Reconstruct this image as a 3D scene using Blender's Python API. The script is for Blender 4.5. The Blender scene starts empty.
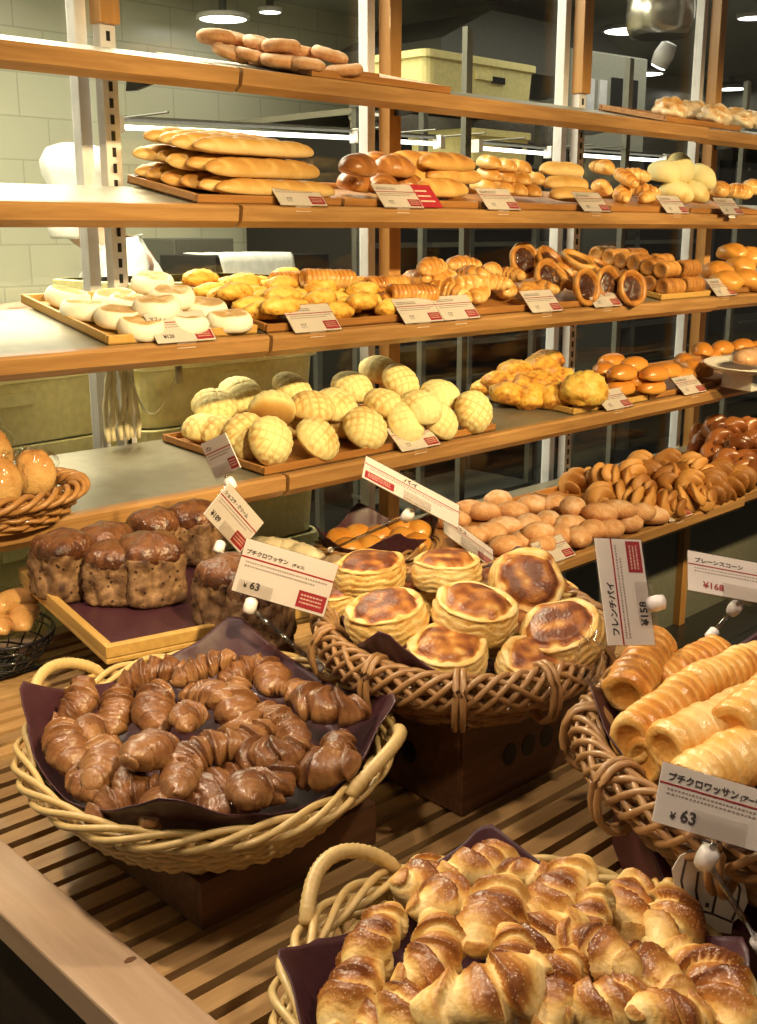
import bpy, math, random
from mathutils import Vector, Matrix, Euler, noise
import numpy as np

# ------------------------------------------------------------------ camera, world, lights
scene = bpy.context.scene
COL = scene.collection
F, CX, CY = 1120.0, 378.5, 512.0
PITCH = math.atan(282 / F); YAW = math.radians(44.4); HC = 1.47
HEAD = Vector((math.cos(YAW), math.sin(YAW), 0)); RIGHT = Vector((math.sin(YAW), -math.cos(YAW), 0))
FWD = HEAD * math.cos(PITCH) - Vector((0, 0, 1)) * math.sin(PITCH)
UP = RIGHT.cross(FWD)
CAMPOS = Vector((0, 0, HC))

cam_d = bpy.data.cameras.new('camera'); cam = bpy.data.objects.new('camera', cam_d); COL.objects.link(cam)
cam.matrix_world = Matrix.Translation(CAMPOS) @ Matrix((RIGHT, UP, -FWD)).transposed().to_4x4()
cam_d.sensor_fit = 'VERTICAL'; cam_d.sensor_height = 24.0; cam_d.lens = F / 1024 * 24.0
cam_d.clip_start = 0.05; cam_d.clip_end = 60
scene.camera = cam

vs = scene.view_settings
vs.view_transform = 'Standard'; vs.look = 'None'; vs.gamma = 1.0; vs.use_curve_mapping = False
vs.exposure = 0.0
scene.cycles.max_bounces = 6; scene.cycles.transparent_max_bounces = 16
scene.cycles.sample_clamp_indirect = 4.0

W = bpy.data.worlds.new('world'); scene.world = W; W.use_nodes = True
W.node_tree.nodes['Background'].inputs[0].default_value = (1.0, 0.80, 0.62, 1)
W.node_tree.nodes['Background'].inputs[1].default_value = 0.09

def spot(name, loc, target, power, col, size=70, blend=0.6, radius=0.06):
    d = bpy.data.lights.new(name, 'SPOT'); d.energy = power; d.color = col
    d.spot_size = math.radians(size); d.spot_blend = blend; d.shadow_soft_size = radius
    o = bpy.data.objects.new(name, d); COL.objects.link(o); o.location = loc
    o.rotation_euler = (Vector(target) - Vector(loc)).to_track_quat('-Z', 'Y').to_euler()
    return o
def area(name, loc, target, power, col, sx, sy):
    d = bpy.data.lights.new(name, 'AREA'); d.energy = power; d.color = col; d.shape = 'RECTANGLE'; d.size = sx; d.size_y = sy
    o = bpy.data.objects.new(name, d); COL.objects.link(o); o.location = loc
    o.rotation_euler = (Vector(target) - Vector(loc)).to_track_quat('-Z', 'Y').to_euler()
    return o
WARM = (1.0, 0.75, 0.37); SOFT = (1.0, 0.80, 0.58)
# ceiling spots of the shop, in a row in front of the shelves and over the table
for k, x in enumerate((0.55, 1.40, 2.25, 3.10, 3.95)):
    spot('shelf_spot', (x - 0.10, -0.45, 2.38), (x + 0.25, 1.80, 1.16), 255, WARM, 46, 0.75, 0.05)
spot('table_spot', (0.05, 1.30, 2.50), (0.85, 0.90, 0.85), 74, SOFT, 60, 0.6, 0.05)
spot('table_spot', (1.20, 0.00, 2.50), (1.10, 0.60, 0.90), 48, SOFT, 62, 0.6, 0.05)
spot('table_spot', (0.05, 0.45, 2.50), (0.55, 0.65, 0.85), 36, SOFT, 60, 0.6, 0.05)
# kitchen ceiling light, plus an added brightener for the crates
area('kitchen_light', (2.0, 3.7, 2.66), (2.0, 3.7, 0), 72, (1.0, 0.95, 0.74), 2.8, 1.4)
area('kitchen_light', (1.3, 2.75, 2.66), (1.3, 2.55, 0), 100, (1.0, 0.92, 0.66), 1.8, 0.4)  # unseen strip added above the crates only to brighten them
area('kitchen_light', (5.6, 3.0, 2.66), (5.6, 3.0, 0), 24, (1.0, 0.97, 0.80), 3.0, 0.8)

# ------------------------------------------------------------------ picture <-> place
def ray(u, v): return FWD + RIGHT * ((u - CX) / F) - UP * ((v - CY) / F)
def at_z(u, v, z): d = ray(u, v); return CAMPOS + d * ((z - HC) / d.z)
def at_y(u, v, y): d = ray(u, v); return CAMPOS + d * (y / d.y)
def at_d(u, v, dist): return CAMPOS + ray(u, v) * dist
def proj(p):
    d = Vector(p) - CAMPOS; w = d.dot(FWD)
    return CX + F * d.dot(RIGHT) / w, CY - F * d.dot(UP) / w, w
TA = math.radians(-2.0); CT, ST = math.cos(TA), math.sin(TA)
def tf(x, y, z): return Vector((1.4 + x * CT - y * ST, x * ST + y * CT, z))      # table frame -> world
TROT = Matrix.Rotation(TA, 4, 'Z')

# ------------------------------------------------------------------ materials
def mat(name):
    m = bpy.data.materials.new(name); m.use_nodes = True
    nt = m.node_tree; return m, nt, nt.nodes['Principled BSDF']
def node(nt, t, **kw):
    n = nt.nodes.new(t)
    for k, v in kw.items(): setattr(n, k, v)
    return n
def setin(n, **kw):
    for k, v in kw.items(): n.inputs[k.replace('_', ' ')].default_value = v
def ramp(nt, stops):
    r = node(nt, 'ShaderNodeValToRGB'); e = r.color_ramp.elements
    while len(e) < len(stops): e.new(0.5)
    for i, (p, c) in enumerate(stops): e[i].position = p; e[i].color = (*c, 1)
    return r
def plain(name, col, rough=0.5, metal=0.0, coat=0.0, bump=0.0, bscale=60, spec=0.5):
    m, nt, b = mat(name); b.inputs['Base Color'].default_value = (*col, 1)
    setin(b, Roughness=rough, Metallic=metal); b.inputs['Coat Weight'].default_value = coat
    b.inputs['Specular IOR Level'].default_value = spec
    tc = node(nt, 'ShaderNodeTexCoord'); nz = node(nt, 'ShaderNodeTexNoise'); setin(nz, Scale=bscale, Detail=3.0)
    nt.links.new(tc.outputs['Object'], nz.inputs['Vector'])
    r = ramp(nt, [(0.3, tuple(c * 0.9 for c in col)), (0.7, tuple(min(1, c * 1.08) for c in col))])
    nt.links.new(nz.outputs['Fac'], r.inputs[0]); nt.links.new(r.outputs[0], b.inputs['Base Color'])
    if bump:
        bp = node(nt, 'ShaderNodeBump'); setin(bp, Strength=bump, Distance=0.002)
        nt.links.new(nz.outputs['Fac'], bp.inputs['Height']); nt.links.new(bp.outputs[0], b.inputs['Normal'])
    return m
def wood(name, c1, c2, axis='X', scale=3.0, rough=0.45, coat=0.0, stretch=14, spec=0.5):
    m, nt, b = mat(name); setin(b, Roughness=rough); b.inputs['Coat Weight'].default_value = coat
    b.inputs['Specular IOR Level'].default_value = spec
    tc = node(nt, 'ShaderNodeTexCoord'); mp = node(nt, 'ShaderNodeMapping')
    s = {'X': (1, stretch, stretch), 'Y': (stretch, 1, stretch), 'Z': (stretch, stretch, 1)}[axis]
    mp.inputs['Scale'].default_value = s
    oi = node(nt, 'ShaderNodeObjectInfo'); ad = node(nt, 'ShaderNodeVectorMath', operation='ADD')
    mul = node(nt, 'ShaderNodeMath', operation='MULTIPLY'); mul.inputs[1].default_value = 9.0
    nt.links.new(oi.outputs['Random'], mul.inputs[0])
    nt.links.new(tc.outputs['Object'], ad.inputs[0]); nt.links.new(mul.outputs[0], ad.inputs[1])
    nt.links.new(ad.outputs[0], mp.inputs['Vector'])
    nz = node(nt, 'ShaderNodeTexNoise'); setin(nz, Scale=scale, Detail=6.0, Roughness=0.62, Distortion=0.4)
    nt.links.new(mp.outputs[0], nz.inputs['Vector'])
    r = ramp(nt, [(0.28, c2), (0.5, tuple((a + c) / 2 for a, c in zip(c1, c2))), (0.66, c1)])
    nt.links.new(nz.outputs['Fac'], r.inputs[0]); nt.links.new(r.outputs[0], b.inputs['Base Color'])
    bp = node(nt, 'ShaderNodeBump'); setin(bp, Strength=0.12, Distance=0.001)
    nt.links.new(nz.outputs['Fac'], bp.inputs['Height']); nt.links.new(bp.outputs[0], b.inputs['Normal'])
    return m
def bread(name, stops, rough=0.5, coat=0.0, nscale=40, namt=0.35, bump=0.25, bscale=180, vary=0.12, spots=None, coat_on_dark=False, sss=0.0):
    """crust colour follows the per-vertex 'bake' value of the loaf plus blotchy noise"""
    m, nt, b = mat(name); setin(b, Roughness=rough); b.inputs['Coat Weight'].default_value = coat
    b.inputs['Coat Roughness'].default_value = 0.18
    b.inputs['Specular IOR Level'].default_value = 0.35
    at = node(nt, 'ShaderNodeAttribute', attribute_name='bake'); tc = node(nt, 'ShaderNodeTexCoord')
    oi = node(nt, 'ShaderNodeObjectInfo'); mul = node(nt, 'ShaderNodeMath', operation='MULTIPLY'); mul.inputs[1].default_value = 7.0
    ad = node(nt, 'ShaderNodeVectorMath', operation='ADD')
    nt.links.new(oi.outputs['Random'], mul.inputs[0]); nt.links.new(tc.outputs['Object'], ad.inputs[0]); nt.links.new(mul.outputs[0], ad.inputs[1])
    nz = node(nt, 'ShaderNodeTexNoise'); setin(nz, Scale=nscale, Detail=4.0, Roughness=0.6)
    nt.links.new(ad.outputs[0], nz.inputs['Vector'])
    s1 = node(nt, 'ShaderNodeMath', operation='SUBTRACT'); s1.inputs[1].default_value = 0.5; nt.links.new(nz.outputs['Fac'], s1.inputs[0])
    s2 = node(nt, 'ShaderNodeMath', operation='MULTIPLY_ADD'); s2.inputs[1].default_value = namt * 2
    nt.links.new(s1.outputs[0], s2.inputs[0]); nt.links.new(at.outputs['Fac'], s2.inputs[2])
    v1 = node(nt, 'ShaderNodeMath', operation='MULTIPLY_ADD'); v1.inputs[1].default_value = vary * 2; v1.inputs[2].default_value = -vary
    nt.links.new(oi.outputs['Random'], v1.inputs[0])
    s3 = node(nt, 'ShaderNodeMath', operation='ADD'); nt.links.new(s2.outputs[0], s3.inputs[0]); nt.links.new(v1.outputs[0], s3.inputs[1])
    r = ramp(nt, stops); nt.links.new(s3.outputs[0], r.inputs[0])
    col = r.outputs[0]
    if spots:                                   # sugar grains, seeds or crumbs scattered over the crust
        sc, thr, c, prob = spots
        vo = node(nt, 'ShaderNodeTexVoronoi'); setin(vo, Scale=sc); nt.links.new(ad.outputs[0], vo.inputs['Vector'])
        lt = node(nt, 'ShaderNodeMath', operation='LESS_THAN'); lt.inputs[1].default_value = thr; nt.links.new(vo.outputs['Distance'], lt.inputs[0])
        mx = node(nt, 'ShaderNodeMix', data_type='RGBA'); mf = node(nt, 'ShaderNodeMath', operation='MULTIPLY'); mf.inputs[1].default_value = prob
        nt.links.new(lt.outputs[0], mf.inputs[0]); nt.links.new(mf.outputs[0], mx.inputs['Factor'])
        nt.links.new(col, mx.inputs['A']); mx.inputs['B'].default_value = (*c, 1); col = mx.outputs['Result']
    nt.links.new(col, b.inputs['Base Color'])
    if coat_on_dark:
        cr = node(nt, 'ShaderNodeMapRange'); setin(cr, From_Min=0.35, From_Max=0.75, To_Min=0.0, To_Max=coat)
        nt.links.new(s3.outputs[0], cr.inputs[0]); nt.links.new(cr.outputs[0], b.inputs['Coat Weight'])
    n2 = node(nt, 'ShaderNodeTexNoise'); setin(n2, Scale=bscale, Detail=3.0); nt.links.new(ad.outputs[0], n2.inputs['Vector'])
    bp = node(nt, 'ShaderNodeBump'); setin(bp, Strength=bump, Distance=0.003)
    nt.links.new(n2.outputs['Fac'], bp.inputs['Height']); nt.links.new(bp.outputs[0], b.inputs['Normal']); nt.links.new(bp.outputs[0], b.inputs['Coat Normal'])
    return m
def thin_glass(name, tint=(0.97, 0.97, 0.95), refl=1.0, rough=0.0, base=0.03):
    m = bpy.data.materials.new(name); m.use_nodes = True; nt = m.node_tree; nt.nodes.clear()
    out = node(nt, 'ShaderNodeOutputMaterial'); tr = node(nt, 'ShaderNodeBsdfTransparent'); tr.inputs[0].default_value = (*tint, 1)
    gl = node(nt, 'ShaderNodeBsdfGlossy'); gl.inputs['Roughness'].default_value = rough
    lw = node(nt, 'ShaderNodeLayerWeight'); lw.inputs['Blend'].default_value = 0.5
    fr = node(nt, 'ShaderNodeMath', operation='POWER'); fr.inputs[1].default_value = 4.0; nt.links.new(lw.outputs['Facing'], fr.inputs[0])
    ml = node(nt, 'ShaderNodeMath', operation='MULTIPLY_ADD'); ml.inputs[1].default_value = 0.55 * refl; ml.inputs[2].default_value = base; ml.use_clamp = True
    mx = node(nt, 'ShaderNodeMixShader')
    nt.links.new(fr.outputs[0], ml.inputs[0]); nt.links.new(ml.outputs[0], mx.inputs[0]); nt.links.new(tr.outputs[0], mx.inputs[1]); nt.links.new(gl.outputs[0], mx.inputs[2]); nt.links.new(mx.outputs[0], out.inputs[0])
    return m
def emit(name, col, s):
    m = bpy.data.materials.new(name); m.use_nodes = True; nt = m.node_tree; nt.nodes.clear()
    out = node(nt, 'ShaderNodeOutputMaterial'); e = node(nt, 'ShaderNodeEmission'); e.inputs[0].default_value = (*col, 1); e.inputs[1].default_value = s
    nt.links.new(e.outputs[0], out.inputs[0]); return m
def tiles(name, c, grout, bw, bh, mort=0.004, rough=0.25, offset=0.5, axes='XZ'):
    m, nt, b = mat(name); setin(b, Roughness=rough)
    tc = node(nt, 'ShaderNodeTexCoord'); sp_ = node(nt, 'ShaderNodeSeparateXYZ'); cb = node(nt, 'ShaderNodeCombineXYZ')
    nt.links.new(tc.outputs['Object'], sp_.inputs[0]); nt.links.new(sp_.outputs[axes[0]], cb.inputs['X']); nt.links.new(sp_.outputs[axes[1]], cb.inputs['Y'])
    br = node(nt, 'ShaderNodeTexBrick'); br.offset = offset
    setin(br, Scale=1.0, Color1=(*c, 1), Color2=(*[x * 0.94 for x in c], 1), Mortar=(*grout, 1))
    br.inputs['Mortar Size'].default_value = mort; br.inputs['Brick Width'].default_value = bw; br.inputs['Row Height'].default_value = bh
    nt.links.new(cb.outputs[0], br.inputs['Vector']); nt.links.new(br.outputs['Color'], b.inputs['Base Color'])
    return m

M = {}
M['board'] = wood('shelf_board_wood', (0.45, 0.245, 0.088), (0.29, 0.140, 0.046), 'X', 5, 0.38, 0.15)
M['post'] = wood('post_wood', (0.56, 0.29, 0.09), (0.44, 0.21, 0.06), 'Z', 5, 0.4, 0.1)
M['tray'] = wood('tray_wood', (0.42, 0.19, 0.05), (0.27, 0.11, 0.03), 'X', 6, 0.4, 0.2)
M['traypale'] = wood('pale_tray_wood', (0.62, 0.38, 0.11), (0.48, 0.27, 0.07), 'Y', 6, 0.4, 0.1)
M['slat'] = wood('slat_wood', (0.50, 0.31, 0.13), (0.35, 0.19, 0.07), 'X', 7, 0.5, 0.1, 10)
M['rail'] = wood('table_rail_wood', (0.60, 0.42, 0.27), (0.47, 0.31, 0.19), 'Y', 4, 0.5)
M['darkwood'] = wood('dark_table_wood', (0.06, 0.035, 0.02), (0.03, 0.018, 0.01), 'Y', 4, 0.55)
M['crate'] = wood('riser_wood', (0.17, 0.075, 0.03), (0.09, 0.04, 0.016), 'X', 5, 0.55)
M['steel'] = plain('shelf_steel', (0.32, 0.295, 0.225), 0.42, 0.7, bscale=30)
M['alu'] = plain('aluminium', (0.70, 0.69, 0.72), 0.45, 0.1, bscale=20)
M['darkmetal'] = plain('dark_metal', (0.028, 0.026, 0.024), 0.4, 0.5)
M['blackwire'] = plain('black_wire', (0.012, 0.012, 0.018), 0.22, 0.3, 0.6)
M['grey'] = plain('grey_equipment', (0.12, 0.12, 0.10), 0.5, 0.3)
M['chrome'] = plain('brushed_steel', (0.55, 0.52, 0.45), 0.25, 0.9)
M['cream'] = plain('cream_plastic', (0.84, 0.75, 0.34), 0.42)
M['glass'] = thin_glass('window_glass')
M['acrylic'] = thin_glass('clear_acrylic', (0.95, 0.94, 0.93), 1.0, 0.05, 0.05)
M['rod'] = thin_glass('clear_rod', (0.62, 0.58, 0.54), 1.6, 0.08, 0.22)
M['fine'] = plain('grey_ink', (0.30, 0.24, 0.23), 0.6)
M['wrap'] = thin_glass('crinkled_film', (0.98, 0.975, 0.97), 0.8, 0.10, 0.03)
M['paper'] = plain('maroon_paper', (0.055, 0.014, 0.022), 0.5, 0, 0.12, 0.25, 90)
M['maroonbox'] = plain('maroon_card', (0.07, 0.010, 0.014), 0.5)
M['card'] = plain('white_card', (0.80, 0.74, 0.70), 0.42, bscale=8)
M['ink'] = plain('dark_ink', (0.06, 0.045, 0.045), 0.6)
M['redink'] = plain('red_ink', (0.36, 0.018, 0.030), 0.5)
M['paleink'] = plain('pale_ink', (0.75, 0.50, 0.42), 0.5)
M['knob'] = plain('white_plastic', (0.85, 0.80, 0.78), 0.3, 0, 0.2)
M['willow'] = plain('pale_willow', (0.60, 0.42, 0.17), 0.42, 0, 0.15, 0.2, 120)
M['wicker'] = plain('brown_wicker', (0.36, 0.19, 0.075), 0.38, 0, 0.25, 0.2, 120)
M['whitecloth'] = plain('white_cotton', (0.78, 0.78, 0.72), 0.8, 0, 0, 0.2, 40)
M['skin'] = plain('skin', (0.55, 0.34, 0.23), 0.5)
M['hair'] = plain('black_hair', (0.02, 0.016, 0.013), 0.5)
M['lamp'] = emit('lamp_white', (1.0, 0.98, 0.92), 6.0)
M['tube'] = emit('tube_white', (1.0, 0.97, 0.85), 5.0)
M['tile'] = tiles('wall_tile', (0.66, 0.65, 0.48), (0.50, 0.49, 0.36), 0.30, 0.20)
M['floor'] = tiles('floor_tile', (0.040, 0.038, 0.036), (0.018, 0.017, 0.016), 0.45, 0.45, 0.006, 0.35, 0.0, 'XY')
M['ceil'] = plain('ceiling_paint', (0.42, 0.43, 0.34), 0.8)
M['plaster'] = plain('dark_wall_paint', (0.16, 0.16, 0.12), 0.7)
GOLD = [(0.0, (0.80, 0.52, 0.20)), (0.4, (0.62, 0.30, 0.065)), (0.72, (0.40, 0.145, 0.025)), (1.0, (0.16, 0.045, 0.010))]
M['gold'] = bread('golden_crust', GOLD, 0.42, 0.3)
M['baguette'] = bread('baguette_crust', [(0.0, (0.78, 0.55, 0.25)), (0.4, (0.62, 0.36, 0.10)), (0.8, (0.48, 0.22, 0.05)), (1.0, (0.28, 0.10, 0.02))], 0.5, 0.1, 25)
M['maple'] = bread('maple_crust', [(0.0, (0.84, 0.62, 0.27)), (0.28, (0.72, 0.44, 0.13)), (0.52, (0.42, 0.165, 0.032)), (0.80, (0.22, 0.065, 0.013)), (1.0, (0.13, 0.035, 0.009))], 0.42, 0.50, 42, 0.22, 0.35, 300, 0.05, (420, 0.26, (0.78, 0.54, 0.28), 0.40), True)
M['choco'] = bread('chocolate_crust', [(0.0, (0.36, 0.18, 0.072)), (0.4, (0.225, 0.093, 0.033)), (0.75, (0.115, 0.041, 0.014)), (1.0, (0.05, 0.016, 0.007))], 0.38, 0.45, 60, 0.34, 0.28, 300, 0.08)
M['chocofill'] = plain('dark_chocolate', (0.030, 0.012, 0.008), 0.3, 0, 0.3)
M['puff'] = bread('puff_pastry', [(0.0, (0.85, 0.66, 0.31)), (0.35, (0.74, 0.48, 0.15)), (0.62, (0.48, 0.19, 0.038)), (0.85, (0.27, 0.080, 0.018)), (1.0, (0.15, 0.040, 0.012))], 0.42, 0.4, 46, 0.26, 0.45, 260, 0.12, None, True)
M['pipe'] = bread('glazed_pipe_pastry', [(0.0, (0.86, 0.60, 0.25)), (0.35, (0.76, 0.41, 0.10)), (0.6, (0.62, 0.26, 0.045)), (1.0, (0.34, 0.11, 0.02))], 0.40, 0.38, 34, 0.45, 0.7, 120, 0.05)
M['crumb'] = bread('pale_crumb', [(0.0, (0.82, 0.60, 0.26)), (1.0, (0.60, 0.33, 0.09))], 0.6, 0.1, 60)
M['melon'] = bread('melon_crust', [(0.0, (0.86, 0.77, 0.42)), (0.40, (0.83, 0.70, 0.33)), (0.72, (0.64, 0.38, 0.11)), (1.0, (0.42, 0.17, 0.035))], 0.7, 0.0, 12, 0.22, 0.3, 260, 0.13)
M['muffin'] = bread('floury_white_bread', [(0.0, (0.86, 0.83, 0.72)), (0.50, (0.82, 0.75, 0.56)), (0.68, (0.56, 0.36, 0.15)), (1.0, (0.34, 0.17, 0.055))], 0.75, 0.0, 34, 0.30, 0.2, 200, 0.03)
M['sugarbun'] = bread('sugared_bun', [(0.0, (0.48, 0.19, 0.060)), (0.35, (0.64, 0.33, 0.14)), (0.75, (0.80, 0.57, 0.41))], 0.65, 0.0, 50, 0.45, 0.6, 420, 0.10, (420, 0.30, (0.84, 0.72, 0.62), 0.5))
M['brownbun'] = bread('brown_crust', [(0.0, (0.55, 0.25, 0.07)), (0.4, (0.36, 0.13, 0.03)), (1.0, (0.12, 0.035, 0.010))], 0.35, 0.5, 30)
M['cheese'] = bread('cheese_topped_bread', [(0.0, (0.80, 0.56, 0.13)), (0.35, (0.72, 0.40, 0.06)), (0.65, (0.50, 0.20, 0.03)), (1.0, (0.22, 0.07, 0.015))], 0.5, 0.15, 75, 0.75, 0.8, 130)
M['orange'] = bread('orange_bun', [(0.0, (0.74, 0.36, 0.07)), (0.6, (0.58, 0.22, 0.03)), (1.0, (0.34, 0.10, 0.015))], 0.35, 0.5, 25)
M['twist'] = bread('twisted_doughnut', [(0.0, (0.56, 0.27, 0.07)), (0.5, (0.38, 0.155, 0.03)), (1.0, (0.20, 0.065, 0.012))], 0.5, 0.15, 35, 0.3, 0.4, 350, 0.1, (380, 0.3, (0.62, 0.38, 0.18), 0.35))
M['darkroll'] = bread('dark_glossy_roll', [(0.0, (0.42, 0.15, 0.04)), (0.5, (0.26, 0.075, 0.018)), (1.0, (0.10, 0.026, 0.008))], 0.32, 0.5, 30)
M['icing'] = bread('iced_pastry', [(0.0, (0.85, 0.70, 0.48)), (0.4, (0.62, 0.32, 0.10)), (1.0, (0.34, 0.13, 0.03))], 0.35, 0.5, 35, 0.5)
M['chocobread'] = bread('chocolate_loaf_side', [(0.0, (0.36, 0.21, 0.105)), (0.5, (0.19, 0.100, 0.047)), (1.0, (0.05, 0.020, 0.012))], 0.65, 0.0, 45, 0.55, 1.0, 90, 0.05, (75, 0.18, (0.025, 0.010, 0.007), 0.9))
M['chocoglaze'] = bread('chocolate_loaf_glaze', [(0.0, (0.20, 0.080, 0.030)), (0.6, (0.10, 0.034, 0.013)), (1.0, (0.04, 0.013, 0.007))], 0.30, 0.6, 60, 0.5, 1.0, 150, 0.05)
M['filling'] = bread('tart_filling', [(0.0, (0.10, 0.030, 0.012)), (0.6, (0.035, 0.012, 0.008)), (1.0, (0.30, 0.12, 0.03))], 0.3, 0.5, 90, 0.8, 1.0, 120)
M['toast'] = bread('coarse_toast', [(0.0, (0.70, 0.42, 0.15)), (0.6, (0.52, 0.25, 0.07)), (1.0, (0.28, 0.10, 0.02))], 0.7, 0.0, 60, 0.4, 0.6, 220)
M['white'] = plain('white_melamine', (0.78, 0.76, 0.70), 0.35)
M['panel'] = plain('grey_panel', (0.30, 0.30, 0.25), 0.5)
M['screen'] = plain('dark_screen', (0.02, 0.02, 0.02), 0.2)
M['string'] = plain('cotton_strap', (0.62, 0.55, 0.36), 0.8)

# ------------------------------------------------------------------ mesh helpers
class MB:
    def __init__(s): s.v = []; s.f = []; s.b = []
    def add(s, verts, faces, bake=None):
        o = len(s.v); s.v += [tuple(p) for p in verts]; s.f += [tuple(i + o for i in f) for f in faces]
        s.b += list(bake) if bake is not None else [0.0] * len(verts)
    def box(s, x0, x1, y0, y1, z0, z1, m=None):
        vs_ = [(x, y, z) for z in (z0, z1) for y in (y0, y1) for x in (x0, x1)]
        if m is not None: vs_ = [m @ Vector(p) for p in vs_]
        s.add(vs_, [(0, 2, 3, 1), (4, 5, 7, 6), (0, 1, 5, 4), (2, 6, 7, 3), (0, 4, 6, 2), (1, 3, 7, 5)])
    def prism(s, poly, d0, d1, fn):
        """poly in 2-D swept from d0 to d1; fn(d, a, b) gives the point"""
        n = len(poly); vs_ = [fn(d0, a, b) for a, b in poly] + [fn(d1, a, b) for a, b in poly]
        fs = [(i, (i + 1) % n, (i + 1) % n + n, i + n) for i in range(n)]
        fs += [tuple(range(n - 1, -1, -1)), tuple(range(n, 2 * n))]
        s.add(vs_, fs)
    def grid(s, P, closed_u=False, closed_v=True, caps=True, bake=None):
        """P[i][j]: rings i along, j around"""
        nu, nv = len(P), len(P[0]); vs_ = [p for r in P for p in r]; fs = []
        for i in range(nu if closed_u else nu - 1):
            for j in range(nv if closed_v else nv - 1):
                a = i * nv + j; b = i * nv + (j + 1) % nv; c = ((i + 1) % nu) * nv + (j + 1) % nv; d = ((i + 1) % nu) * nv + j
                fs.append((a, b, c, d))
        if caps and closed_v and not closed_u:
            fs.append(tuple(range(nv - 1, -1, -1))); fs.append(tuple((nu - 1) * nv + j for j in range(nv)))
        s.add(vs_, fs, [x for r in bake for x in r] if bake is not None else None)
    def tube(s, path, r, n=6, closed=False, rz=None):
        path = [Vector(p) for p in path]; m = len(path); P = []
        up = Vector((0, 0, 1))
        for i in range(m):
            a = path[(i - 1) % m] if (closed or i > 0) else path[0]
            b = path[(i + 1) % m] if (closed or i < m - 1) else path[-1]
            t = (b - a); t = t.normalized() if t.length > 1e-9 else Vector((1, 0, 0))
            ref = up if abs(t.z) < 0.93 else Vector((1, 0, 0))
            n1 = t.cross(ref).normalized(); n2 = n1.cross(t)
            rr = r[i] if isinstance(r, (list, tuple)) else r
            P.append([path[i] + n1 * (rr * math.cos(2 * math.pi * k / n)) + n2 * ((rz or rr) * math.sin(2 * math.pi * k / n)) for k in range(n)])
        s.grid(P, closed_u=closed)
    def lathe(s, prof, n=32, bake=None, wob=None):
        P, B = [], []
        for i, (r, z) in enumerate(prof):
            row = []
            for k in range(n):
                a = 2 * math.pi * k / n; rr, zz = (r, z) if wob is None else wob(r, z, a, i)
                row.append((rr * math.cos(a), rr * math.sin(a), zz))
            P.append(row); B.append([0 if bake is None else bake[i]] * n)
        s.grid(P, bake=B)
    def mesh(s, name, material=None, smooth=True):
        me = bpy.data.meshes.new(name); me.from_pydata(s.v, [], s.f); me.update()
        if smooth: me.polygons.foreach_set('use_smooth', [True] * len(me.polygons))
        a = me.attributes.new('bake', 'FLOAT', 'POINT'); a.data.foreach_set('value', s.b)
        if material is not None: me.materials.append(material)
        return me
def link(name, me, parent=None, m=None):
    o = bpy.data.objects.new(name, me); COL.objects.link(o)
    if parent is not None: o.parent = parent
    if m is not None:
        if parent is None: o.matrix_world = m
        else: o.matrix_local = m
    return o
def part(name, mb, material, parent=None, smooth=False, m=None, bevel=0):
    o = link(name, mb.mesh(name, material, smooth), parent, m)
    if bevel:
        md = o.modifiers.new('bevel', 'BEVEL'); md.width = bevel; md.segments = 2; md.limit_method = 'ANGLE'
    return o
def tag(o, label, cat, group=None, kind=None):
    o['label'] = label; o['category'] = cat
    if group: o['group'] = group
    if kind: o['kind'] = kind
    return o
def struct(o): o['kind'] = 'structure'; return o
def empty(name, m=None):
    o = bpy.data.objects.new(name, None); o.empty_display_size = 0.02; COL.objects.link(o)
    if m is not None: o.matrix_world = m
    return o
def T(v): return Matrix.Translation(Vector(v))
def RX(a): return Matrix.Rotation(a, 4, 'X')
def RY(a): return Matrix.Rotation(a, 4, 'Y')
def RZ(a): return Matrix.Rotation(a, 4, 'Z')
def nz(x, y, z=0.0): return noise.noise(Vector((x, y, z)))
def text_mesh(name, body, size, material, align='LEFT', depth=0.0002):
    c = bpy.data.curves.new(name, 'FONT'); c.body = body; c.size = size; c.align_x = align; c.extrude = depth; c.resolution_u = 2; c.offset = 0.022 * size
    o = bpy.data.objects.new(name, c); COL.objects.link(o); bpy.context.view_layer.update()
    me = bpy.data.meshes.new_from_object(o.evaluated_get(bpy.context.evaluated_depsgraph_get()))
    bpy.data.objects.remove(o); bpy.data.curves.remove(c)
    me.materials.clear(); me.materials.append(material); me.name = name
    return me

ORD = ['first', 'second', 'third', 'fourth', 'fifth', 'sixth', 'seventh', 'eighth', 'ninth', 'tenth', 'eleventh', 'twelfth', 'thirteenth']
PILES = {}
def pile_add(key, o, kind, place, cat, rows=None):
    PILES.setdefault(key, dict(items=[], kind=kind, place=place, cat=cat, rows=rows))['items'].append(o)
def label_piles():
    """each loaf of a pile gets its own place in it: its row from the back, its rank from the left"""
    for key, d in PILES.items():
        it = d['items']; n = len(it); pr = {o: proj(o.matrix_world.translation) for o in it}
        nr = d['rows'] or max(1, math.ceil(n / 6))
        it = sorted(it, key=lambda o: pr[o][1]); cut = [round(n * k / nr) for k in range(nr + 1)]
        for k in range(nr):
            row = sorted(it[cut[k]:cut[k + 1]], key=lambda o: pr[o][0])
            if nr == 1: rn = ''
            elif k == 0: rn = ' of the back row'
            elif k == nr - 1: rn = ' of the front row'
            elif nr == 3: rn = ' of the middle row'
            else: rn = ' of the %s row from back' % ORD[k]
            for i, o in enumerate(row):
                pos = 'leftmost' if i == 0 and len(row) > 1 else 'rightmost' if i == len(row) - 1 and len(row) > 1 else ORD[i] + ' from left'
                o['label'] = '%s %s, %s%s' % (d['kind'], d['place'], pos, rn) if n > 1 else '%s %s' % (d['kind'], d['place'])
                o['category'] = d['cat']
                if n > 1: o['group'] = key

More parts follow.
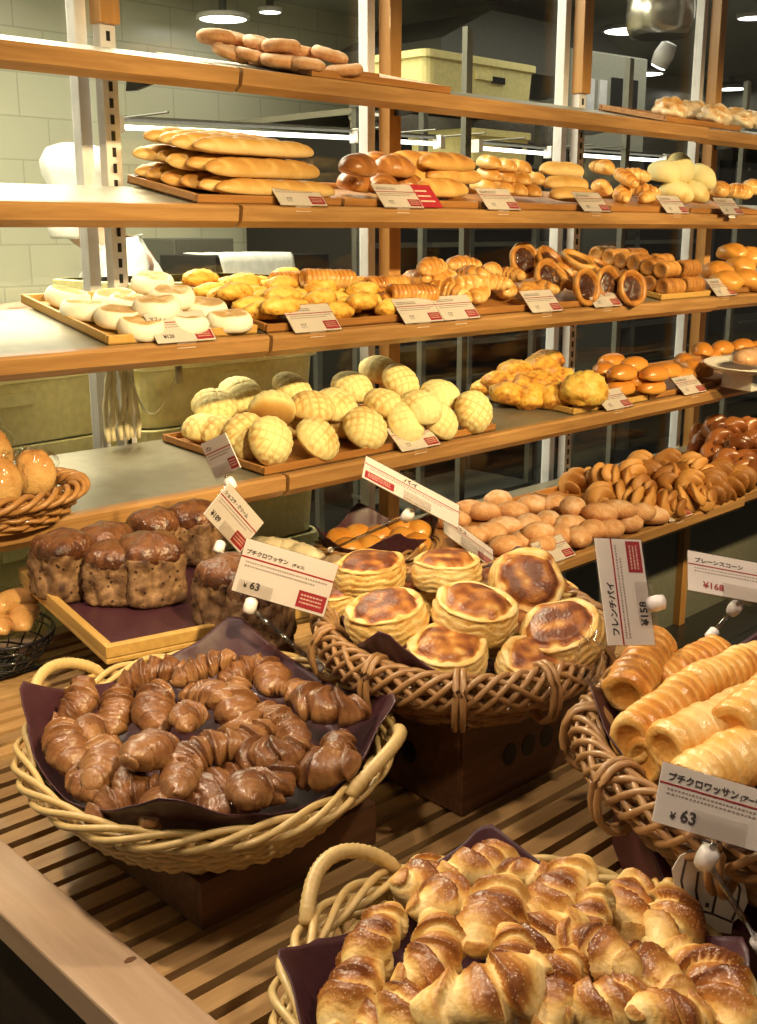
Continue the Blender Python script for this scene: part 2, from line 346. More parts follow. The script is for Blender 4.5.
# ------------------------------------------------------------------ structure
def slab(name, x0, x1, y0, y1, z0, z1, m):
    b = MB(); b.box(x0, x1, y0, y1, z0, z1); return struct(part(name, b, m))
slab('floor', -3, 9.6, -2.5, 5.3, -0.05, 0.0, M['floor'])
slab('ceiling', -1.3, 9.6, 2.0, 5.3, 2.72, 2.77, M['ceil'])
slab('wall_back', -1.3, 9.6, 5.2, 5.3, 0, 2.72, M['tile'])
slab('wall_left', -1.3, -1.2, 2.02, 5.2, 0, 2.72, M['tile'])
slab('wall_right', 9.5, 9.6, 2.02, 5.2, 0, 2.72, M['plaster'])
slab('wall_front', -1.2, 9.5, 2.04, 2.12, 0, 0.52, M['plaster'])

POSTX = [0.51, 1.31, 2.115, 2.93, 3.72, 4.52, 5.32, 6.12]
for k in range(len(POSTX) - 1):                    # the glazing of the kitchen front
    x0, x1 = POSTX[k] - 0.038, POSTX[k + 1] - 0.038
    b = MB(); b.box(x0 - 0.013, x0 + 0.013, 2.058, 2.090, 0.52, 2.72)
    b.box(x0 + 0.013, x1 - 0.013, 2.06, 2.09, 0.52, 0.56)
    fr = struct(part('window_%d' % (k + 1), b, M['alu'], bevel=0.002))
    b = MB(); b.box(x0 + 0.013, x1 - 0.013, 2.078, 2.084, 0.56, 2.72); part('pane', b, M['glass'], fr)
    if k >= 2:
        xm = (x0 + x1) / 2; b = MB(); b.box(xm - 0.012, xm + 0.012, 2.087, 2.105, 0.56, 2.0); part('stile', b, M['grey'], fr)

# ------------------------------------------------------------------ shelves
SHELF = {1: (1.723, 1.757, 12.0), 2: (1.735, 1.512, 10.5), 3: (1.655, 1.270, 10.5), 4: (1.616, 1.003, 4.0), 5: (1.52, 0.682, 3.5)}
def bf(i, bank):
    yf, zt, tau = SHELF[i]
    x0, dy, a = {'A': (1.4, 0.004, TA), 'B': (1.4, 0.0, 0.0), 'C': (3.153, 0.022, 0.0)}[bank]
    return T((x0, yf + dy, zt)) @ RZ(a) @ RX(math.radians(tau))
def on_shelf(i, u, v, h, bank='B'):
    """where the line of sight through a picture point meets the shelf plane raised by h -> bank-local x, y"""
    m = bf(i, bank); n = m.to_3x3() @ Vector((0, 0, 1)); p0 = m @ Vector((0, 0, h)); d = ray(u, v)
    t = (p0 - CAMPOS).dot(n) / d.dot(n); return m.inverted() @ (CAMPOS + d * t)
ROWNAME = {1: 'top', 2: 'second', 3: 'third', 4: 'fourth', 5: 'lowest'}
for i in SHELF:
    for bank, (xa, xb) in {'A': (-1.5, -0.003), 'B': (0.003, 1.745), 'C': (0.005, 1.75)}.items():
        if i == 5 and bank == 'A': continue
        depth = (2.005 - SHELF[i][0]) / math.cos(math.radians(SHELF[i][2])) - (0.022 if bank == 'C' else 0)
        if bank == 'A': depth -= 0.05 if i < 4 else 0.0
        root = empty('display_shelf', bf(i, bank))
        where = {'A': 'left bank, ending at left post', 'B': 'middle bank between second and fourth post', 'C': 'right bank at picture edge'}[bank]
        tag(root, '%s wood-edged display shelf of the %s' % (ROWNAME[i], where), 'shelf', 'wood edged display shelves')
        b = MB(); poly = [(0.004, 0.003), (0.020, 0.003), (0.024, 0.0), (0.024, -0.040), (0.014, -0.041), (0.0, -0.026), (0.0, -0.002)]
        b.prism(poly, xa, xb, lambda d, p, q: (d, p, q)); part('front_board', b, M['board'], root)
        b = MB(); b.box(xa + 0.002, xb - 0.002, 0.024, depth, -0.012, 0.0); part('steel_panel', b, M['steel'], root)
        b = MB(); b.box(xa + 0.002, xb - 0.002, 0.024, 0.036, -0.038, -0.013); part('stiffener', b, M['darkmetal'], root)
        for px in POSTX:                           # brackets at the uprights
            lx = (px - 1.4) if bank != 'C' else px - 3.153
            if xa + 0.05 < lx < xb - 0.02:
                b = MB(); b.prism([(depth - 0.20, -0.012), (depth, -0.012), (depth, -0.075), (depth - 0.03, -0.07)], lx - 0.004, lx + 0.004, lambda d, p, q: (d, p, q))
                part('bracket', b, M['darkmetal'], root)
names = ['left edge of the shelves', 'empty ends of the left shelves', 'middle of the shelves behind the melon buns', 'shelves behind the third glass pane', 'right part of the shelves', 'far right of the shelves']
for k, x in list(enumerate(POSTX[:5]))[1:]:
    if k % 2 == 0:
        b = MB(); b.box(x - 0.021, x + 0.021, 2.012, 2.05, 0, 2.7)
        tag(part('wooden_post', b, M['post'], bevel=0.002), 'full height wooden post at the %s' % names[k], 'post', 'shelf posts')
    else:
        root = empty('wooden_post', T((x, 2.03, 0))); tag(root, 'post with short wood top over slotted steel, at the %s' % names[k], 'post', 'shelf posts')
        b = MB(); b.box(-0.023, 0.023, -0.018, 0.02, 1.86, 2.7); part('wood_sleeve', b, M['post'], root, bevel=0.002)
        b = MB(); b.box(-0.017, 0.017, -0.006, 0.02, 0, 1.86); part('steel_upright', b, M['alu'], root)
        b = MB()
        for q in range(40): b.box(-0.004, 0.004, -0.0075, -0.006, 0.62 + q * 0.031, 0.62 + q * 0.031 + 0.018)
        part('slots', b, M['darkmetal'], root)
# cloth strap hanging from the left upright and the loose end of it
b = MB()
for q in range(7):
    x = -0.036 + q * 0.011; ph = q * 1.7
    b.tube([(x + 0.004 * math.sin(ph + t * 5), -0.012 - 0.006 * math.sin(ph * 2 + t * 7), -0.215 * t) for t in [k / 14 for k in range(15)]], [0.0075 - 0.003 * abs(math.sin(ph + k)) for k in range(15)], 6)
p = at_y(118, 384, 2.0)
tag(part('cloth_strap', b, M['string'], None, True, T((p.x, 2.0, 1.262))), 'bundled cream cloth strap hanging at left post under the third shelf', 'strap')
q0, q1, q2 = at_y(131, 381, 1.97), at_y(152, 414, 1.92), at_y(179, 378, 1.85)
q0.z += 0.02; q2.z += 0.02
b = MB(); pts = [q0.lerp(q1 * 2 - (q0 + q2) / 2, t) * (1 - t) + (q1 * 2 - (q0 + q2) / 2).lerp(q2, t) * t for t in [k / 20 for k in range(21)]]
b.tube(pts, 0.0035, 6, rz=0.0012)
b.box(q2.x - 0.007, q2.x + 0.007, q2.y - 0.003, q2.y + 0.003, q2.z - 0.03, q2.z + 0.004)
tag(part('hanging_loop', b, M['string'], None, True), 'thin cream loop hanging under the third shelf beside cloth strap', 'strap')

# ------------------------------------------------------------------ table
root = empty('slatted_table', T(tf(-0.5, 0.9, 0)) @ TROT)
tag(root, 'slatted wooden table carrying the baskets in the foreground', 'table')
TX, TY = -0.5, 0.9
b = MB(); b.box(-0.99 - TX, -0.925 - TX, 0.10 - TY, 1.66 - TY, 0.770, 0.806)
part('edge_board', b, M['rail'], root, bevel=0.003)
b = MB(); b.prism([(0, 0.0045), (0.006, 0.002), (0.006, -0.002), (0, -0.0035), (-0.006, -0.002), (-0.006, 0.002)], 0, 0.0006, lambda d, p, q: (p * 1.0, q * 1.0, d))
part('wood_knot', b, plain('knot_brown', (0.18, 0.08, 0.035), 0.6), root, m=T((-0.936 - TX, 0.775 - TY, 0.8058)))
b = MB(); b.box(-0.925 - TX, 0.10 - TX, 1.615 - TY, 1.655 - TY, 0.765, 0.808); part('back_rail', b, M['rail'], root, bevel=0.002)
b = MB(); b.box(0.06 - TX, 0.10 - TX, 0.10 - TY, 1.615 - TY, 0.765, 0.804); part('end_rail', b, M['slat'], root, bevel=0.002)
b = MB(); b.box(-0.925 - TX, 0.06 - TX, -0.0118, 0.0118, -0.012, 0.0); sm = b.mesh('slat', M['slat'], False)
y = 1.597; k = 0
while y > 0.12:
    o = link('slat', sm, root, T((0, y - TY, 0.800 + 0.0008 * math.sin(k * 5.1)))); y -= 0.0352; k += 1
b = MB(); b.box(-0.96 - TX, 0.08 - TX, 0.12 - TY, 1.62 - TY, 0.735, 0.755); part('gap_shade_panel', b, M['darkwood'], root)  # dark sheet added below the slats so their gaps look shaded
b = MB(); b.box(-0.975 - TX, -0.955 - TX, 0.12 - TY, 1.64 - TY, 0.60, 0.770); part('apron', b, M['darkwood'], root)
b = MB(); b.box(-0.955 - TX, 0.08 - TX, 1.60 - TY, 1.62 - TY, 0.60, 0.735); part('apron', b, M['darkwood'], root)
for sx in (-0.97, 0.03):
    for sy in (0.13, 1.56):
        b = MB(); b.box(sx - TX, sx + 0.06 - TX, sy - TY, sy + 0.06 - TY, 0.0, 0.735); part('leg', b, M['darkwood'], root)
b = MB(); b.box(-0.95 - TX, 0.06 - TX, 0.16 - TY, 1.58 - TY, 0.25, 0.275); part('lower_shelf', b, M['darkwood'], root)

# ------------------------------------------------------------------ kitchen behind the glass
def cream_crate(m, w, d, h, label):
    root = empty('bread_crate', m); tag(root, label, 'crate', 'cream plastic bread crates')
    t = 0.006
    def rr(w_, d_, r=0.045, n=5):
        pts = []
        for cx_, cy_, a0 in ((w_ / 2 - r, d_ / 2 - r, 0), (-w_ / 2 + r, d_ / 2 - r, 90), (-w_ / 2 + r, -d_ / 2 + r, 180), (w_ / 2 - r, -d_ / 2 + r, 270)):
            for k in range(n): a = math.radians(a0 + 90 * k / (n - 1)); pts.append((cx_ + r * math.cos(a), cy_ + r * math.sin(a)))
        return pts
    def ring(w_, d_, z): return [(x, y, z) for x, y in rr(w_, d_)]
    b = MB(); b.grid([ring(w * .93, d * .91, 0), ring(w * .96, d * .95, h - 0.03), ring(w * .96, d * .95, h)]); part('body', b, M['cream'], root, False)
    b = MB(); b.grid([ring(w * .965, d * .955, h - 0.034), ring(w, d, h - 0.030), ring(w, d, h - 0.002), ring(w * .98, d * .97, h)]); part('rim', b, M['cream'], root, False)
    b = MB(); b.grid([ring(w * .94, d * .93, h - 0.012), ring(w * .955, d * .945, h - 0.003), ring(w * .93, d * .92, h - 0.001)]); part('lid', b, M['cream'], root)
    for s in (-1, 1):
        b = MB(); b.box(-0.055, 0.055, s * d * 0.4775 - 0.004, s * d * 0.4775 + 0.004, h * .52, h * .68); part('hand_slot', b, M['cream'], root)
    return root
Z0 = 0.02
# two stacks right behind the pane, one seen end-on at the left
for col, (cx_, cy_, w, d, rot) in enumerate(((1.72, 2.36, 0.56, 0.40, 0), (1.13, 2.40, 0.50, 0.40, 4), (0.55, 2.42, 0.50, 0.42, 0))):
    for k in range(8 if col == 0 else 7):
        h = 0.168 if col == 0 else 0.168
        if k < 2: continue
        where = ['stack behind the melon buns', 'stack left of the cloth strap', 'far left stack behind glass'][col]
        cream_crate(T((cx_, cy_, 0.012 + k * h)) @ RZ(math.radians(rot)), w, d, h - 0.002, 'cream plastic crate behind glass, %s from the floor in %s' % (ORD[k - 2] if k > 1 else '', where))
for col, (cx_, cy_, w, d) in enumerate(((1.72, 2.36, 0.6, 0.42), (1.13, 2.40, 0.54, 0.44), (0.55, 2.42, 0.54, 0.44))):
    b = MB(); b.box(cx_ - w / 2, cx_ + w / 2, cy_ - d / 2, cy_ + d / 2, 0.18, 0.345)
    for sx in (-1, 1):
        for sy in (-1, 1):
            b.box(cx_ + sx * (w / 2 - 0.05) - 0.02, cx_ + sx * (w / 2 - 0.05) + 0.02, cy_ + sy * (d / 2 - 0.05) - 0.02, cy_ + sy * (d / 2 - 0.05) + 0.02, 0, 0.18)
    tag(part('crate_dolly', b, M['grey']), 'grey wheeled dolly under the %s' % ['crate stack behind melon buns', 'crate stack left of strap', 'far left crate stack'][col], 'dolly', 'crate dollies')
# oven rack with a dark inside
root = empty('deck_oven', T((5.0, 4.1, 0))); tag(root, 'dark multi-deck oven with steel frame behind the glass', 'oven')
b = MB(); b.box(-0.9, 2.6, 0.05, 0.95, 0, 1.95); part('body', b, M['darkmetal'], root)
b = MB(); b.box(-0.95, 2.65, -0.02, 0.06, 1.95, 2.02); b.box(-0.95, 2.65, 0.0, 1.0, 2.02, 2.05); part('top_frame', b, M['chrome'], root)
for k, x in enumerate((-0.93, -0.1, 0.75, 1.6, 2.6)):
    b = MB(); b.box(x - 0.025, x + 0.025, -0.02, 0.05, 0, 1.95); part('upright', b, M['grey'], root)
for k in range(6):
    b = MB(); b.box(-0.9, 2.6, -0.015, 0.05, 0.3 + k * 0.27, 0.325 + k * 0.27); part('deck_edge', b, M['grey'], root)
    b = MB(); b.tube([(-0.6, -0.05, 0.4 + k * 0.27), (2.3, -0.05, 0.4 + k * 0.27)], 0.010, 8); part('door_handle', b, M['chrome'], root)
b = MB(); b.tube([(-1.0, 0.0, 2.0), (-1.0, -0.10, 2.0), (-0.86, -0.10, 2.0), (-0.86, 0, 2.0)], 0.022, 8); part('corner_handle', b, M['chrome'], root)
pa, pb_, pc = at_y(485, 104, 3.3), at_y(515, 164, 3.3), at_y(515, 215, 3.3)
root = empty('storage_rack', T((pa.x, 3.5, 0))); tag(root, 'steel storage rack holding cream crates behind glass', 'rack')
for sx in (-0.40, 0.40):
    for sy in (-0.20, 0.20): b = MB(); b.box(sx - .014, sx + .014, sy - .014, sy + .014, 0, pa.z); part('upright', b, M['grey'], root)
for z in (0.25, 0.7, pc.z, pb_.z, pa.z): b = MB(); b.box(-0.42, 0.42, -0.22, 0.22, z - .016, z); part('shelf_plate', b, M['grey'], root)
for (p, xs, w, lb, h) in ((pa, 0.0, 0.78, 'wide cream crate on top of the storage rack', 0.19), (pb_, 0.14, 0.46, 'cream crate on the middle of the storage rack', 0.14)):
    r_ = cream_crate(T((pa.x + xs, 3.5, p.z + .001)), w, 0.40, h, lb)
    b = MB(); b.box(-0.045, 0.045, -0.003, 0.003, -0.014, 0.014); part('label_plate', b, M['screen'], r_, m=T((0.10, -0.192, h * .55)))
# proofing cabinet with a white front at the right, steel hood, control panel
root = empty('proofing_cabinet', T((8.2, 4.0, 0))); tag(root, 'grey proofing cabinet at right behind glass', 'cabinet')
b = MB(); b.box(-0.55, 1.2, 0, 0.9, 0, 2.1); part('body', b, M['darkmetal'], root)
for k in range(5):
    b = MB(); b.box(-0.5, 1.15, -0.02, 0.0, 0.2 + 0.36 * k, 0.5 + 0.36 * k); dd = part('door', b, M['grey'], root, bevel=0.006)
    b = MB(); b.tube([(-0.4, -0.06, 0.45 + 0.36 * k), (1.0, -0.06, 0.45 + 0.36 * k)], 0.012, 8); part('handle', b, M['chrome'], dd)
p = at_y(616, 94, 3.55)
root = empty('control_panel', T((p.x, p.y, p.z)) @ RZ(math.radians(-6))); tag(root, 'white control cabinet with two dark windows above the right shelf', 'control panel')
b = MB(); b.box(-0.36, 0.26, 0.0, 0.12, -0.30, 0.20); part('housing', b, M['panel'], root, bevel=0.01)
for x in (0.0, 0.13): b = MB(); b.box(x - 0.045, x + 0.045, -0.008, 0.0, -0.08, 0.08); part('screen', b, M['screen'], root)
for x in (-0.22, -0.12):
    b = MB(); b.box(x - 0.03, x + 0.03, -0.012, 0, -0.10, 0.06); part('switch', b, M['alu'], root)
b = MB(); b.box(-0.2, 0.1, 0.02, 0.10, -p.z, -0.30); part('pedestal', b, M['grey'], root)
p = at_d(478, 32, 5.6)
root = empty('exhaust_hood', T((p.x + 0.95, p.y + 0.45, 0))); tag(root, 'dark exhaust hood hanging under the kitchen ceiling', 'hood')
b = MB(); b.prism([(-1.0, 2.32), (0.9, 2.32), (0.9, 2.42), (0.5, 2.60), (-0.6, 2.60), (-1.0, 2.42)], -0.25, 0.55, lambda d, a, c: (a, d, c)); part('canopy', b, M['grey'], root)
b = MB(); b.box(-0.25, 0.25, 0.0, 0.4, 2.6, 2.72); part('duct', b, M['chrome'], root)
# steel pendant
p = at_d(661, 0, 3.9)
root = empty('pendant_lamp', T((p.x, p.y, p.z))); tag(root, 'round brushed steel pendant shade cut by the top edge', 'pendant lamp')
b = MB(); b.lathe([(0.0, 0.10), (0.05, 0.10), (0.09, 0.06), (0.115, 0.0), (0.118, -0.05), (0.112, -0.095), (0.10, -0.12), (0.085, -0.118), (0.0, -0.10)], 40); part('shade', b, M['chrome'], root, True)
b = MB(); b.tube([(0, 0, 0.09), (0, 0, 2.72 - p.z)], 0.006, 8); part('rod', b, M['darkmetal'], root)
p = at_d(664, 55, 4.6)
root = empty('ceiling_spotlight', T(p)); tag(root, 'small bright spotlight below the steel pendant', 'spotlight')
b = MB(); b.lathe([(0.0, 0.05), (0.03, 0.05), (0.042, 0.0), (0.036, -0.045), (0.0, -0.045)], 20); part('can', b, M['alu'], root, True, RX(0.5))
b = MB(); b.lathe([(0.0, -0.046), (0.03, -0.046), (0.03, -0.052), (0.0, -0.056)], 20); part('lens', b, M['lamp'], root, True, RX(0.5))
b = MB(); b.tube([(0, 0, 0.03), (0, 0, 2.72 - p.z)], 0.006, 8); part('stem', b, M['alu'], root)
# round ceiling downlights
for (u, v, w, lb) in ((223, 19, 24, 'left of two over the doughnuts'), (270, 12, 11, 'smaller one right of the doughnuts'), (628, 31, 24, 'largest one left of the pendant'), (497, 47, 9, 'small one over the crate'), (646, 74, 17, 'middle one over the iced pastries'), (752, 18, 14, 'one at the upper right corner'), (731, 89, 15, 'lowest one at the right edge')):
    p = at_z(u, v, 2.70)
    if p.y > 5.0 or p.length > 12: p = at_y(u, v, 4.9)
    w_ = proj(p)[2]; r = max(0.03, w * w_ / F); z = 2.70 if abs(p.z - 2.70) < 0.01 else p.z
    root = empty('ceiling_downlight', T((p.x, p.y, z))); tag(root, 'round kitchen ceiling light, %s' % lb, 'ceiling light', 'round kitchen ceiling lights')
    b = MB(); b.lathe([(0, 0.02), (r * 1.1, 0.02), (r * 1.12, 0.0), (r, -0.004), (r * 0.98, 0.006), (0, 0.006)], 28); part('trim_ring', b, M['white'], root, True)
    b = MB(); b.lathe([(0, 0.004), (r * 0.96, 0.004), (r * 0.96, -0.002), (0, -0.003)], 28); part('diffuser', b, M['lamp'], root, True)
    if z < 2.69:
        b = MB(); b.tube([(0, 0, 0.015), (0, 0, 2.72 - z)], 0.02, 8); part('stem', b, M['grey'], root)
# fluorescent battens along the kitchen side of the glass
for (u0, v0, u1, v1, lb) in ((118, 127, 357, 138, 'first, behind the baguettes'), (388, 141, 440, 144, 'second, right of the middle post'), (478, 148, 550, 154, 'third, under the crate'), (576, 155, 665, 161, 'fourth, before the right post')):
    Yt = 2.26; p0, p1 = at_y(u0, v0, Yt), at_y(u1, v1, Yt)
    root = empty('fluorescent_batten', T(p0)); tag(root, 'thin bright fluorescent tube behind glass, %s' % lb, 'fluorescent lamp', 'fluorescent tubes behind the glass')
    d = p1 - p0
    b = MB(); b.tube([(0, 0, 0), tuple(d)], 0.0058, 10); part('tube', b, M['tube'], root, True)
    b = MB(); b.tube([(0, 0.012, 0.02), (d.x, d.y + 0.012, d.z + 0.02)], 0.007, 6); part('batten', b, M['grey'], root)
    for q in (0, 1): b = MB(); b.box(d.x * q - 0.01, d.x * q + 0.01, -0.012, 0.018, d.z * q - 0.013, d.z * q + 0.024); part('end_cap', b, M['white'], root)
    b = MB()
    for q in (0.02, 0.98): b.tube([(d.x * q, 0.012, d.z * q + 0.02), (d.x * q, 2.088 - Yt, d.z * q + 0.02)], 0.0025, 6)
    part('bracket', b, M['grey'], root)
# dark trolley box and cloth on it behind the crates
b = MB(); p = at_d(205, 254, 5.15); b.box(-0.17, 0.17, 0, 0.3, -0.10, 0.07)
root = empty('mixer_cabinet', T(p)); tag(root, 'dark steel box left of the white cloth behind glass', 'machine')
part('body', b, M['grey'], root, bevel=0.005)
b = MB(); b.box(-0.12, 0.12, 0.05, 0.25, -p.z, -0.10); part('pedestal', b, M['grey'], root)
p = at_d(275, 262, 4.85)
root = empty('work_trolley', T((p.x, p.y, 0))); tag(root, 'dark work trolley under the white cloth behind glass', 'trolley')
b = MB(); b.box(-0.32, 0.32, 0, 0.4, 1.22, p.z + 0.03); part('body', b, M['darkmetal'], root, bevel=0.005)
for sx in (-0.28, 0.28):
    for sy in (0.04, 0.36): b = MB(); b.box(sx - 0.015, sx + 0.015, sy - 0.015, sy + 0.015, 0, 1.22); part('leg', b, M['grey'], root)
b = MB(); P = []
zt = p.z + 0.03
for i in range(25):
    row = []; a = -0.30 + 0.40 * i / 24
    for j in range(20):
        s_ = j / 19 * 0.42; w = 0.006 * math.sin(a * 60 + j * .3)
        row.append((a + 0.01 * math.sin(j * .6), -0.008 - abs(w), zt - (0.16 - s_) ) if s_ < 0.16 else (a, s_ - 0.168, zt + 0.004 + w * .5))
    P.append(row)
b.grid(P, closed_v=False, caps=False)
o = part('white_cloth', b, M['whitecloth'], None, True, T((p.x, p.y, 0))); md = o.modifiers.new('thick', 'SOLIDIFY'); md.thickness = 0.004
tag(o, 'white cloth draped over the dark trolley behind glass', 'cloth')

# ------------------------------------------------------------------ the baker
def skin_body(name, joints, edges, material, parent=None, levels=2, m=None):
    """joints: name -> (x, y, z, rx, ry)"""
    ks = list(joints); me = bpy.data.meshes.new(name)
    me.from_pydata([joints[k][:3] for k in ks], [(ks.index(a), ks.index(c)) for a, c in edges], [])
    o = link(name, me, parent, m); md = o.modifiers.new('skin', 'SKIN'); md.use_smooth_shade = True
    for k, d in zip(ks, me.skin_vertices[0].data): d.radius = (joints[k][3], joints[k][4]); d.use_root = (k == ks[0])
    sd = o.modifiers.new('sub', 'SUBSURF'); sd.levels = levels; sd.render_levels = levels
    me.materials.append(material); return o
p = at_d(134, 200, 4.2)
bk = empty('baker', T((p.x, p.y, -0.045)) @ RZ(math.radians(158)))
tag(bk, 'person in white baker coat and cap bending over work behind glass', 'person')
J = dict(pelvis=(0, 0, 0.95, .16, .13), waist=(0.0, -0.02, 1.10, .145, .115), chest=(0.03, -0.0, 1.30, .175, .125), neck0=(0.10, 0, 1.44, .075, .07), neck=(0.155, 0, 1.475, .055, .055), head0=(0.195, 0, 1.52, .078, .085), head=(0.215, 0, 1.60, .083, .095), crown=(0.21, 0, 1.67, .06, .065),
         shl=(0.05, 0.19, 1.41, .07, .07), ell=(0.17, 0.27, 1.23, .045, .045), wrl=(0.42, 0.17, 1.22, .030, .030),
         shr=(0.05, -0.19, 1.41, .07, .07), elr=(0.17, -0.30, 1.23, .045, .045), wrr=(0.42, -0.20, 1.22, .030, .030),
         hil=(0, 0.10, 0.88, .095, .095), knl=(0.03, 0.11, 0.48, .062, .062), anl=(0, 0.11, 0.09, .042, .042), tol=(0.15, 0.13, 0.045, .040, .032),
         hir=(0, -0.10, 0.88, .095, .095), knr=(0.03, -0.11, 0.48, .062, .062), anr=(0, -0.11, 0.09, .042, .042), tor=(0.15, -0.13, 0.045, .040, .032))
E_ = [('pelvis', 'waist'), ('waist', 'chest'), ('chest', 'neck0'), ('neck0', 'neck'), ('neck', 'head0'), ('head0', 'head'), ('head', 'crown'), ('chest', 'shl'), ('shl', 'ell'), ('ell', 'wrl'), ('chest', 'shr'), ('shr', 'elr'), ('elr', 'wrr'), ('pelvis', 'hil'), ('hil', 'knl'), ('knl', 'anl'), ('anl', 'tol'), ('pelvis', 'hir'), ('hir', 'knr'), ('knr', 'anr'), ('anr', 'tor')]
for s, wk, y0 in (('l', 'wrl', 0.17), ('r', 'wrr', -0.20)):
    J['pal' + s] = (0.49, y0, 1.215, .034, .018); E_.append((wk, 'pal' + s))
    for q, (dy, ln) in enumerate(((-0.027, .062), (-0.009, .072), (0.009, .068), (0.026, .052))):
        a, c = 'f%s%da' % (s, q), 'f%s%db' % (s, q)
        J[a] = (0.525 + ln * .5, y0 + dy, 1.21, .0088, .0088); J[c] = (0.525 + ln, y0 + dy, 1.175, .0075, .0075); E_ += [('pal' + s, a), (a, c)]
    sg = -1 if s == 'l' else 1
    J['t%sa' % s] = (0.485, y0 + sg * .05, 1.205, .011, .011); J['t%sb' % s] = (0.525, y0 + sg * .06, 1.185, .009, .009); E_ += [('pal' + s, 't%sa' % s), ('t%sa' % s, 't%sb' % s)]
skin_body('body', J, E_, M['skin'], bk, 2)
b = MB(); b.lathe([(0.0, 0.018), (0.008, 0.012), (0.013, 0.0), (0.012, -0.008), (0, -0.012)], 12); part('nose', b, M['skin'], bk, True, T((0.312, 0, 1.568)))
for s in (-1, 1):
    b = MB(); b.lathe([(0, 0.011), (0.009, 0.006), (0.011, 0), (0.009, -0.006), (0, -0.011)], 12); part('eye', b, M['screen'], bk, True, T((0.293, s * 0.033, 1.60)))
    b = MB(); b.lathe([(0, 0.03), (0.008, 0.022), (0.011, 0), (0.008, -0.024), (0, -0.03)], 12); part('ear', b, M['skin'], bk, True, T((0.21, s * 0.092, 1.585)))
def wob(r, z, a, i): k = 1 + 0.05 * math.sin(9 * a + i); return r * k, z
b = MB(); b.lathe([(0.100, 1.715), (0.106, 1.72), (0.106, 1.775), (0.120, 1.81), (0.126, 1.86), (0.10, 1.905), (0.05, 1.92), (0, 1.922)], 40, wob=lambda r, z, a, i: wob(r, z, a, i) if i > 2 else (r, z)); part('cap', b, M['whitecloth'], bk, True, T((0.205, 0, -0.10)))
P = []
for i in range(14):
    a = math.radians(-80 + 160 * i / 13)
    P.append([(0.158 + (0.098 + 0.012 * math.sin(math.pi * j / 7)) * math.cos(a), (0.090 + 0.012 * math.sin(math.pi * j / 7)) * math.sin(a) * 1.05, 1.585 + 0.085 * j / 7) for j in range(8)])
b = MB(); b.grid(P, closed_v=False, caps=False); o = part('mask', b, M['whitecloth'], bk, True, T((0.05, 0, -0.10))); md = o.modifiers.new('thick', 'SOLIDIFY'); md.thickness = 0.004
JC = {k: (v[0], v[1], v[2], v[3] + .022, v[4] + .022) for k, v in J.items() if k in ('pelvis', 'waist', 'chest', 'shl', 'ell', 'shr', 'elr')}
for s, y0 in (('l', 0.17), ('r', -0.20)): JC['wr' + s] = (0.40, y0, 1.222, .055, .055)
JC['hem'] = (0, 0, 0.72, .185, .165); JC['collar'] = (0.10, 0, 1.455, .095, .09)
o = skin_body('coat', JC, [('pelvis', 'waist'), ('waist', 'chest'), ('chest', 'collar'), ('chest', 'shl'), ('shl', 'ell'), ('ell', 'wrl'), ('chest', 'shr'), ('shr', 'elr'), ('elr', 'wrr'), ('pelvis', 'hem')], M['whitecloth'], bk, 3)
tx = bpy.data.textures.new('cloth_folds', 'CLOUDS'); tx.noise_scale = 0.09
md = o.modifiers.new('folds', 'DISPLACE'); md.texture = tx; md.strength = 0.035; md.texture_coords = 'LOCAL'
JL = {k: (v[0], v[1], v[2], v[3] + .018, v[4] + .018) for k, v in J.items() if k in ('pelvis', 'hil', 'knl', 'anl', 'hir', 'knr', 'anr')}
skin_body('trousers', JL, [('pelvis', 'hil'), ('hil', 'knl'), ('knl', 'anl'), ('pelvis', 'hir'), ('hir', 'knr'), ('knr', 'anr')], M['whitecloth'], bk, 2)
for s in (-1, 1):
    b = MB(); b.grid([[(0.02 + 0.075 * k, s * 0.115 + s * 0.013 * k + w * math.cos(2 * math.pi * j / 14), max(0.002, 0.045 + hh * math.sin(2 * math.pi * j / 14))) for j in range(14)] for k, rx, w, hh in ((-1.1, 0, .02, .03), (-0.9, 0, .042, .045), (0, 0, .05, .055), (1.2, 0, .055, .048), (2.1, 0, .048, .042), (2.5, 0, .02, .025))]); part('shoe', b, M['hair'], bk, True)
p = at_d(60, 305, 4.6)
f = bk.matrix_world @ Vector((0.60, 0, 0))
root = empty('work_counter', T((f.x, f.y, 0)) @ RZ(math.radians(158))); tag(root, 'steel work counter in front of the baker', 'counter')
b = MB(); b.box(-0.02, 0.30, -0.4, 0.5, 1.08, 1.11); part('top', b, M['chrome'], root, bevel=0.004)
for sx in (0.02, 0.26):
    for sy in (-0.35, 0.45): b = MB(); b.box(sx - 0.02, sx + 0.02, sy - 0.02, sy + 0.02, 0, 1.08); part('leg', b, M['grey'], root)

